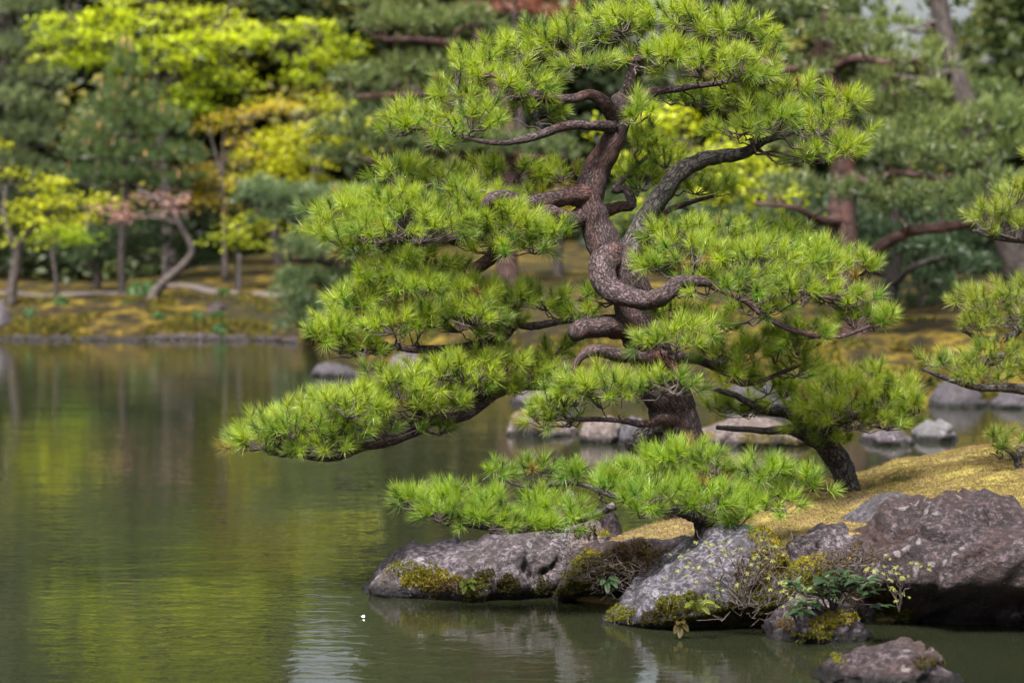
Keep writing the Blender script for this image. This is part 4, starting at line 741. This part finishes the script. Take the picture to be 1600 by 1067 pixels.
tree("maple_tree", "thin reddish maple with a pale S-curved leaning trunk on the far bank", 52.5,
 [("trunk", [(238, 466, 0, 9), (252, 444, 0, 7), (276, 424, 0, 6.5), (299, 398, 0, 5.5), (296, 378, 0, 5), (280, 350, 0, 4.5), (268, 328, 0, 5), (240, 308, 0, 4), (215, 296, 0, 2)]), ("branch", [(280, 350, 0, 4), (240, 340, 0, 3), (190, 345, 0, 2)]), ("branch", [(270, 330, 0, 4), (275, 310, 0, 3), (300, 300, 0, 2)])],
 [(185, 310, 46, 10, 0, .5), (230, 300, 44, 9, 0, .5), (190, 338, 50, 8, 0, .6), (285, 318, 36, 8, 0, .6), (160, 330, 26, 8, 0, .4), (230, 325, 40, 8, 0, .3)],
 "maple", M_BARKG, C_MR, 321, cat="maple tree", dens=.3)
tree("maple_tree", "small pale trunked sapling beside the left edge maple on the far bank", 55.0,
 [("trunk", [(88, 442, 0, 4), (84, 410, 0, 4), (82, 380, 0, 3), (86, 350, 0, 2)])], [(86, 352, 30, 10, 0, .2), (110, 370, 26, 8, 0, .2)], "maple", M_BARKG, C_MG, 331, cat="maple tree")
tree("maple_tree", "broad golden yellow maple in level tiers left of the crown", 60.0,
 [("trunk", [(440, 440, 0, 9), (430, 370, 0, 8), (440, 300, 0, 7), (450, 240, 0, 6), (470, 190, 0, 4)]), ("branch", [(445, 260, 0, 4), (400, 230, -.4, 3), (385, 215, -.4, 2)])],
 [(430, 210, 50, 14, -.3, .75), (500, 195, 56, 12, -.3, .9), (560, 190, 46, 10, -.3, .95), (420, 240, 46, 12, -.3, .8), (470, 255, 40, 12, -.3, .8), (440, 275, 50, 12, -.4, .85), (520, 225, 50, 14, 0, .5), (420, 262, 34, 8, -.4, .9), (450, 160, 70, 14, .3, .3), (520, 160, 40, 14, .3, .2), (480, 225, 70, 24, 0, .7), (550, 230, 50, 24, .2, .5), (410, 225, 40, 16, 0, .7), (390, 280, 36, 14, 0, .6), (500, 280, 50, 16, .2, .5)],
 "maple", M_BARKX, C_MY, 341, cat="maple tree")
tree("maple_tree", "soft yellow green maple rising behind the upper left pads", 66.0,
 [("trunk", [(500, 430, 0, 9), (495, 330, 0, 8), (490, 230, 0, 7), (488, 130, 0, 5), (495, 40, 0, 3)])],
 [(500, 40, 46, 26, 0, .6), (460, 50, 30, 20, 0, .5), (490, 85, 50, 26, 0, .55), (540, 70, 30, 26, 0, .5), (470, 120, 40, 16, 0, .45), (420, 50, 36, 12, -.3, .35), (400, 60, 26, 10, -.3, .3), (520, 110, 40, 20, 0, .4)],
 "maple", M_BARKX, C_MG, 351, cat="maple tree")
tree("maple_tree", "olive brown shrub maple with thin bare stems in the middle of the far wood", 57.0,
 [("trunk", [(352, 440, 0, 5), (350, 350, 0, 5), (348, 280, 0, 4), (350, 220, 0, 3), (356, 170, 0, 2)]), ("branch", [(348, 280, 0, 3), (334, 230, 0, 2), (326, 200, 0, 1.5)]), ("branch", [(349, 260, 0, 3), (366, 220, 0, 2), (370, 190, 0, 1.5)])],
 [(345, 285, 50, 10, 0, .5), (320, 265, 34, 10, 0, .3), (375, 240, 26, 20, 0, .4), (300, 300, 40, 10, 0, .5), (420, 165, 50, 14, .6, .6), (340, 190, 26, 12, 0, .1), (330, 310, 40, 8, 0, .3)],
 "maple", M_BARKG, C_MO, 361, cat="maple tree")
tree("maple_tree", "little yellow topped tree tied to a post beside the path", 55.0,
 [("trunk", [(371, 428, 0, 4), (371, 395, 0, 4), (370, 372, 0, 3), (374, 350, 0, 2)])], [(376, 350, 28, 14, 0, .35), (365, 364, 26, 10, 0, .2), (398, 345, 18, 12, 0, .3), (380, 375, 26, 8, 0, .1)], "maple", M_BARKX, C_MY, 371, cat="maple tree", dens=.7)
tree("maple_tree", "coral red maple peeping over the top behind the crown", 68.0,
 [("trunk", [(820, 430, 0, 10), (815, 250, 0, 9), (810, 100, 0, 7), (800, -20, 0, 5), (800, -120, 0, 3)])],
 [(740, 8, 50, 14, 0, .6), (800, 0, 60, 16, 0, .7), (860, 10, 46, 16, 0, .5), (820, -30, 60, 18, 0, .4)],
 "maple", M_BARKX, C_MRR, 381, cat="maple tree")
tree("maple_tree", "glowing yellow maple behind the twisting trunk, seen under the right bough", 44.0,
 [("trunk", [(1060, 480, 0, 12), (1065, 400, 0, 10), (1075, 320, 0, 8), (1090, 240, 0, 5)]), ("branch", [(1070, 350, 0, 6), (1130, 310, -.4, 4), (1200, 295, -.6, 3)])],
 [(1050, 200, 50, 26, 0, .6), (1110, 245, 60, 24, 0, .7), (1030, 250, 40, 26, 0, .6), (1170, 280, 50, 18, -.3, .8), (1215, 295, 32, 14, -.4, .95), (1120, 300, 60, 20, -.2, .75), (1180, 320, 50, 16, -.3, .8), (1060, 310, 50, 24, 0, .5), (1010, 190, 50, 24, 0, .6), (1150, 230, 50, 24, 0, .6), (1000, 340, 50, 20, 0, .6), (960, 330, 40, 20, 0, .5), (1250, 370, 60, 20, 0, .7), (1290, 395, 36, 14, 0, .7), (1100, 500, 70, 18, 0, .6), (1180, 500, 50, 16, 0, .7), (1010, 390, 40, 18, 0, .5), (1290, 545, 40, 14, -2, .5)],
 "maple", M_BARKG, A3((.12, .16, .012), (.36, .40, .028), (.5, .5, .05)), 391, cat="maple tree", dens=1.6)
tree("maple_tree", "bare grey stemmed tree seen left of the trunk below the side boughs", 42.0,
 [("trunk", [(874, 452, 0, 8), (872, 420, 0, 8), (874, 380, 0, 7), (870, 330, 0, 5), (872, 290, 0, 3)])], [(870, 300, 60, 18, 0, .2), (850, 330, 40, 10, 0, .1)], "maple", M_BARKG, C_MO, 401, cat="maple tree")

# --- dark wood behind everything
rng = np.random.default_rng(77)
def wood_top(px):   # height of the wood's skyline in photo rows at its own distance
    return np.interp(px, [-1200, -200, 60, 300, 430, 460, 500, 550, 580, 800, 985, 1010, 1050, 1075, 1200, 1320, 1352, 1375, 1395, 1440, 1462, 1485, 1520, 1545, 1700, 2800],
                     [-260, -330, -420, -430, -400, -60, -40, -50, -400, -430, -380, 35, 35, -300, -330, -250, 150, -40, 90, 100, -60, 45, 50, -250, -330, -260])
acc = Acc(); cnt = 0
blob = np.concatenate([rng.uniform(-1200, 2800, 500), rng.uniform(-250, 1850, 1000), rng.uniform(-500, 330, 130), rng.uniform(940, 2100, 190)])
kindb = np.concatenate([np.zeros(1500), np.ones(320)]); bY = np.where(kindb == 0, rng.uniform(70, 92, 1820), rng.uniform(61, 68, 1820))
for bx, by, kb in zip(blob, bY, kindb):
    top = float(wood_top(bx)); R = rng.uniform(1.1, 2.2) if kb == 0 else rng.uniform(.7, 1.3); pxr = R*FPX/by
    cy = rng.uniform(top + pxr*.7, 430) if kb == 0 else rng.uniform(300, 440); c = W(bx, cy, by)
    kk = 190 if kb == 0 else 130; d = nrm(rng.normal(size=(kk, 3)))*rng.random((kk, 1))**.35
    pos = c + d*(R, R, R*.75)
    px_, py_ = proj(pos); ok = py_ > wood_top(px_); pos = pos[ok]
    t = rng.random(); base = blend((.012, .020, .009), (.060, .080, .024), t**2)
    if rng.random() < .18: base = np.array((.12, .115, .025))
    acc.add(*leaves(pos, d[ok]*.6 + np.array((0, -.2, .7)), .40 if kb == 0 else .26, np.broadcast_to(base, pos.shape), rng, .6, .6))
for bx, by in zip(rng.uniform(960, 1900, 170), rng.uniform(41, 52, 170)):
    R = rng.uniform(.5, 1.0); c = W(bx, rng.uniform(330, 470), by); kk = 150; d = nrm(rng.normal(size=(kk, 3)))*rng.random((kk, 1))**.35
    base = blend((.012, .022, .010), (.035, .055, .022), rng.random())
    acc.add(*leaves(c + d*(R, R, R*.6), d*.6 + np.array((0, -.2, .7)), .2, np.broadcast_to(base, d.shape), rng, .5, .6))
V, F, C, _ = acc.out()
obj("far_wood", V, F, M_LEAF, col=C, kind="stuff", label="dark evergreen wood closing the view behind the garden trees", cat="wood")
# its trunks
acc = Acc()
for k in range(34):
    bx = rng.uniform(-1000, 2600); by = rng.uniform(72, 88); X0 = (bx-800)/FPX*by; z0 = float(terrain(np.array([X0]), np.array([by]))[0])
    tp = W(bx + rng.uniform(-30, 30), max(float(wood_top(bx))+60, -150), by)
    P, R = resample(np.array([(X0, by, z0-.2), (X0 + rng.normal()*.3, by, z0 + (tp[2]-z0)*.45), tp]), np.array([.22, .16, .05]), .8)
    V, F, B = tube(P, R, 8, .08, k); acc.add(V, F, None, B)
V, F, _, B = acc.out(); obj("far_wood_trunks", V, F, M_BARKX, bark=B, smooth=True, kind="stuff", label="crowded dark trunks of the far wood", cat="wood")

# ------------------------------------------------------------------ small things
def shrub(name, label, px, py, rx, ry, Y, n, size, c0, c1, seed, cat="shrub", group=None, mt=None):
    rg = np.random.default_rng(seed); c = W(px, py, Y); s = Y/FPX
    d = nrm(rg.normal(size=(n, 3))); d[:, 2] = np.abs(d[:, 2]); pos = c + d*rg.random((n, 1))**.4*(rx*s, rx*s*.8, ry*s*1.6) - (0, 0, ry*s*.6)
    X0, Z0 = c[0], float(terrain(np.array([c[0]]), np.array([Y]))[0]); org = (X0, Y, Z0)
    r = empty(name, org, label=label, cat=cat, group=group)
    t = rg.random((n, 1)); V, F, C = leaves(pos, d + (0, 0, .4), size, np.array(c0)*(1-t) + np.array(c1)*t, rg, .5, .5)
    obj("foliage", V, F, mt or M_LEAF, r, org, col=C, kind="stuff")
    k = 9; V, F = curvy(np.tile(org, (k, 1)), pos[rg.integers(0, n, k)], .015, .006, rg, 3); obj("stems", V, F, M_TWIG, r, org)
for k, (x, y, rx, ry, lab) in enumerate([(96, 478, 15, 16, "round green shrub on the far bank near the left maple"), (246, 502, 18, 14, "broad green shrub low on the far bank"), (345, 520, 16, 16, "leafy green shrub touching the far waterline"), (340, 497, 13, 12, "small dark shrub in front of the low bank rock"), (309, 499, 12, 11, "tiny green shrub left of the low bank rock"), (200, 480, 12, 11, "tiny shrub below the candle pine's trunk"), (225, 452, 30, 14, "low shrub at the foot of the curved maple trunk"), (350, 458, 10, 7, "small shrub at the path's edge"), (46, 490, 10, 8, "small dark shrub by the left edge of the bank")]):
    Yk = float(7556/ (530-379)); Yk = {0: 52.2, 1: 51, 2: 50.1, 3: 51, 4: 51, 5: 52, 6: 52.8, 7: 53.2, 8: 51.5}[k]
    shrub("green_shrub", lab, x, y, rx, ry, Yk, 260, .13, (.025, .06, .02), (.08, .14, .045), 500+k)
for lab, x, y0, y1, Y, r in (("dark wooden post standing beside the curved maple", 257, 402, 428, 54.5, 3.2), ("tall dark stake beside the little yellow topped tree", 374, 398, 442, 54.2, 3.0)):
    P = W([x, x, x], [y1+4, (y0+y1)/2, y0], Y); P[0, 2] = float(terrain(P[:1, 0], P[:1, 1])[0]) - .05
    V, F, B = tube(*resample(P, np.array([r, r, r*.9])*Y/FPX, .1), 8, .05, 3)
    obj("wooden_post", V, F, M_POST, origin=tuple(P[0]), label=lab, cat="post")

# glossy dark shrub between the boulders: every leaf its own piece
rg = np.random.default_rng(900)
def leaf_mesh(name, L, Wd, c, mt, curl=.18):
    ts = np.linspace(0, 1, 6); wv = np.sin(np.pi*ts**.8)*Wd/2; V = []
    for t, w in zip(ts, wv):
        z = -curl*L*t*t; V += [(t*L, -w, z + w*.35), (t*L, 0, z), (t*L, w, z + w*.35)]
    F = []
    for i in range(5):
        b = i*3; F += [(b, b+3, b+4, b+1), (b+1, b+4, b+5, b+2)]
    V = np.array(V); C = np.tile(np.array(c), (len(V), 1))
    return make_mesh(name, V, np.array(F), mt, col=C, smooth=True)
from mathutils import Vector, Matrix
def place_leaf(me, parent, org, p, dirv, up):
    o = bpy.data.objects.new("leaf", me); COL.objects.link(o); o.parent = parent
    x = Vector(dirv).normalized(); z = (Vector(up) - x*Vector(up).dot(x)).normalized(); y = z.cross(x)
    M = Matrix((x, y, z)).transposed().to_4x4(); M.translation = Vector(p) - Vector(org); o.matrix_local = M
    return o
gl = [leaf_mesh("leaf", L, L*.36, c, M_GLOSS) for L, c in ((.070, (.012, .026, .008)), (.060, (.018, .036, .012)), (.078, (.008, .019, .007)), (.05, (.035, .05, .018)))]
org = W(1300, 955, 12.1); org[2] = .12
gs = empty("glossy_shrub", org, label="dark glossy leaved shrub sprouting between the mossy stones", cat="shrub")
tips = []
for k in range(24):
    x = rg.uniform(1235, 1385); y = rg.uniform(905, 955) - 8*np.cos((x-1310)/40); tips.append(W(x, y, 11.92 + rg.uniform(-.1, .15)))
tips.append(W(1318, 893, 12.0)); tips.append(W(1322, 900, 12.0)); tips = np.array(tips)
V, F = curvy(np.tile(org, (len(tips), 1)), tips, .006, .003, rg, 5, -.1, .05); obj("stems", V, F, M_TWIG, gs, org)
for tpp in tips:
    out = nrm((tpp - org)*np.array((1, 1, .4)))
    for q in range(6):
        an = q*2.4 + rg.random(); dv = nrm(out*.5 + np.array((math.cos(an), math.sin(an)*.8 - .3, rg.uniform(-.5, .35))))
        place_leaf(gl[rg.integers(0, 4)], gs, org, tpp - out*.012*q, dv, (rg.normal()*.25, -.45 + rg.normal()*.2, 1))

# yellow green maple seedlings on the rocks
def palm(pos, size, col, rg):
    acc = Acc()
    for p in pos:
        n = nrm(np.array((rg.normal()*.35, -.55, .8))); u = nrm(np.cross(n, rg.normal(size=3))); v = np.cross(n, u); s = size*rg.uniform(.7, 1.3)
        c = np.array(col)*rg.uniform(.7, 1.25)
        for a, ln in ((-1.7, .6), (-.85, .9), (0, 1.1), (.85, .9), (1.7, .6)):
            dv = u*math.cos(a) + v*math.sin(a); sd = np.cross(n, dv)
            V = np.array([p, p + dv*s*.5*ln + sd*s*.13, p + dv*s*ln - n*s*.2, p + dv*s*.5*ln - sd*s*.13])
            acc.add(V, np.array([[0, 1, 2, 3]]), np.tile(c, (4, 1)))
    return acc.out()
def seedling(label, base, tips_px, Y, seed, col=(.21, .225, .05), size=.020, nl=4):
    rg = np.random.default_rng(seed); o = W(base[0], base[1], Y+.05); r = empty("maple_seedling", o, label=label, cat="seedling")
    T = np.array([W(x, y, Y + rg.uniform(-.08, .08)) for x, y in tips_px])
    V, F = curvy(np.tile(o, (len(T), 1)), T, .004, .0018, rg, 6, -.08, .06); obj("stems", V, F, M_TWIG, r, o)
    pos = np.repeat(T, nl, 0) + rg.normal(size=(len(T)*nl, 3))*(.045, .03, .022)
    V, F, C, _ = palm(pos, size, col, rg); obj("leaves", V, F, M_LEAF, r, o, col=C, kind="stuff")
seedling("yellow leaved maple seedling spreading over the slanted rock", (1165, 950), [(1050, 862), (1075, 880), (1098, 872), (1118, 905), (1128, 850), (1150, 862), (1180, 880), (1170, 905), (1200, 850), (1215, 905), (1190, 868), (1120, 925), (1060, 895), (1210, 868), (1090, 848)], 12.15, 41)
seedling("yellow leaved maple seedling growing against the huge boulder", (1405, 955), [(1375, 888), (1398, 880), (1415, 892), (1405, 905), (1430, 882), (1385, 895), (1410, 930), (1395, 915)], 11.95, 42)
seedling("sparse pale seedling among the glossy leaves", (1215, 945), [(1222, 925), (1240, 930), (1258, 920), (1232, 915)], 11.95, 43, nl=4)

def fern(label, bx, by, Y, fr, seed, col=(.15, .18, .03)):
    fr = [(bx + (x-bx)*.68, by + (y-by)*.68) for x, y in fr]
    rg = np.random.default_rng(seed); o = W(bx, by, Y); r = empty("fern", o, label=label, cat="fern")
    for (tx, ty) in fr:
        t_ = W(tx, ty, Y - .08); mid = (o+t_)/2 + (0, 0, .03); P, R = resample(np.array([o, mid, t_]), np.array([.003, .002, .001]), .008); acc = Acc()
        T = nrm(np.gradient(P, axis=0)); sd = nrm(np.cross(T, np.array((0, -.6, .8))))
        n = len(P); c = np.array(col)*rg.uniform(.7, 1.2)
        for i in range(2, n):
            L = .022*math.sin(math.pi*(.15 + .82*i/n))
            for sg in (-1, 1):
                dv = nrm(sd[i]*sg + T[i]*.5); V = np.array([P[i], P[i] + dv*L*.5 + T[i]*.0035, P[i] + dv*L - (0, 0, L*.2), P[i] + dv*L*.5 - T[i]*.0035])
                acc.add(V, np.array([[0, 1, 2, 3]]), np.tile(c, (4, 1)))
        V, F, _ = tube(P, R, 4, 0, cap=False); acc.add(V, F, np.tile(c*.7, (len(V), 1)))
        V, F, C, _ = acc.out(); obj("frond", V, F, M_LEAF, r, o, col=C)
fern("bright yellow fern hanging at the foot of the slanted rock", 1088, 955, 12.15, [(1128, 935), (1142, 945), (1100, 930), (1075, 935), (1062, 945), (1118, 960)], 51)
fern("small green fern in the mossy hollow of the pointed rock", 728, 920, 13.4, [(752, 905), (748, 922), (715, 915), (735, 905), (722, 930)], 52, (.12, .17, .03))
fern("blue green fern on the overgrown face right of the pointed rock", 948, 915, 12.95, [(978, 905), (972, 918), (950, 930), (935, 912), (962, 900)], 53, (.07, .13, .06))
fern("small brown tinted fern at the water under the slanted rock", 1063, 985, 12.2, [(1072, 968), (1056, 970), (1080, 985), (1062, 1000), (1050, 990)], 54, (.11, .085, .03))
# dry tangled runners on the overgrown rock
rg = np.random.default_rng(61)
def runners(label, x0, x1, y0, y1, Y, n, seed):
    rg = np.random.default_rng(seed); A = np.array([W(rg.uniform(x0, x1), rg.uniform(y0, y1), Y + rg.uniform(-.05, .15)) for _ in range(n)])
    B = A + rg.normal(size=A.shape)*(.12, .05, .07); V, F = curvy(A, B, .0028, .0014, rg, 6, .12, .12); o = tuple(A.mean(0))
    obj("dry_runners", V, F, M_TWIG, origin=o, label=label, cat="dry stems", kind="stuff")
runners("tangle of dry runners over the overgrown brown rock", 905, 1030, 860, 915, 12.98, 90, 62)
runners("dry stems dangling over the mossy slanted rock", 1120, 1240, 850, 960, 12.2, 60, 63)
runners("dry needles and roots on the cushion beside the huge boulder", 1270, 1350, 850, 890, 12.4, 60, 64)

# white petal floating on the pond
c = W(565, 968, 7556/(968-379)); c[2] = .004
a = np.linspace(0, 2*math.pi, 12, endpoint=False); rad = .014*(1 + .25*np.cos(a))
V = np.c_[np.cos(a)*rad, np.sin(a)*rad*.8, .006 + .006*np.sin(a*2)] + c; V = np.vstack([V, c + (0, 0, .001)])
F = np.array([[i, (i+1) % 12, (i+2) % 12, 12] for i in range(0, 12, 2)])
obj("petal", V, F, M_PETAL, origin=tuple(c), label="single white petal floating on the open water left of the rocks", cat="petal", smooth=True)
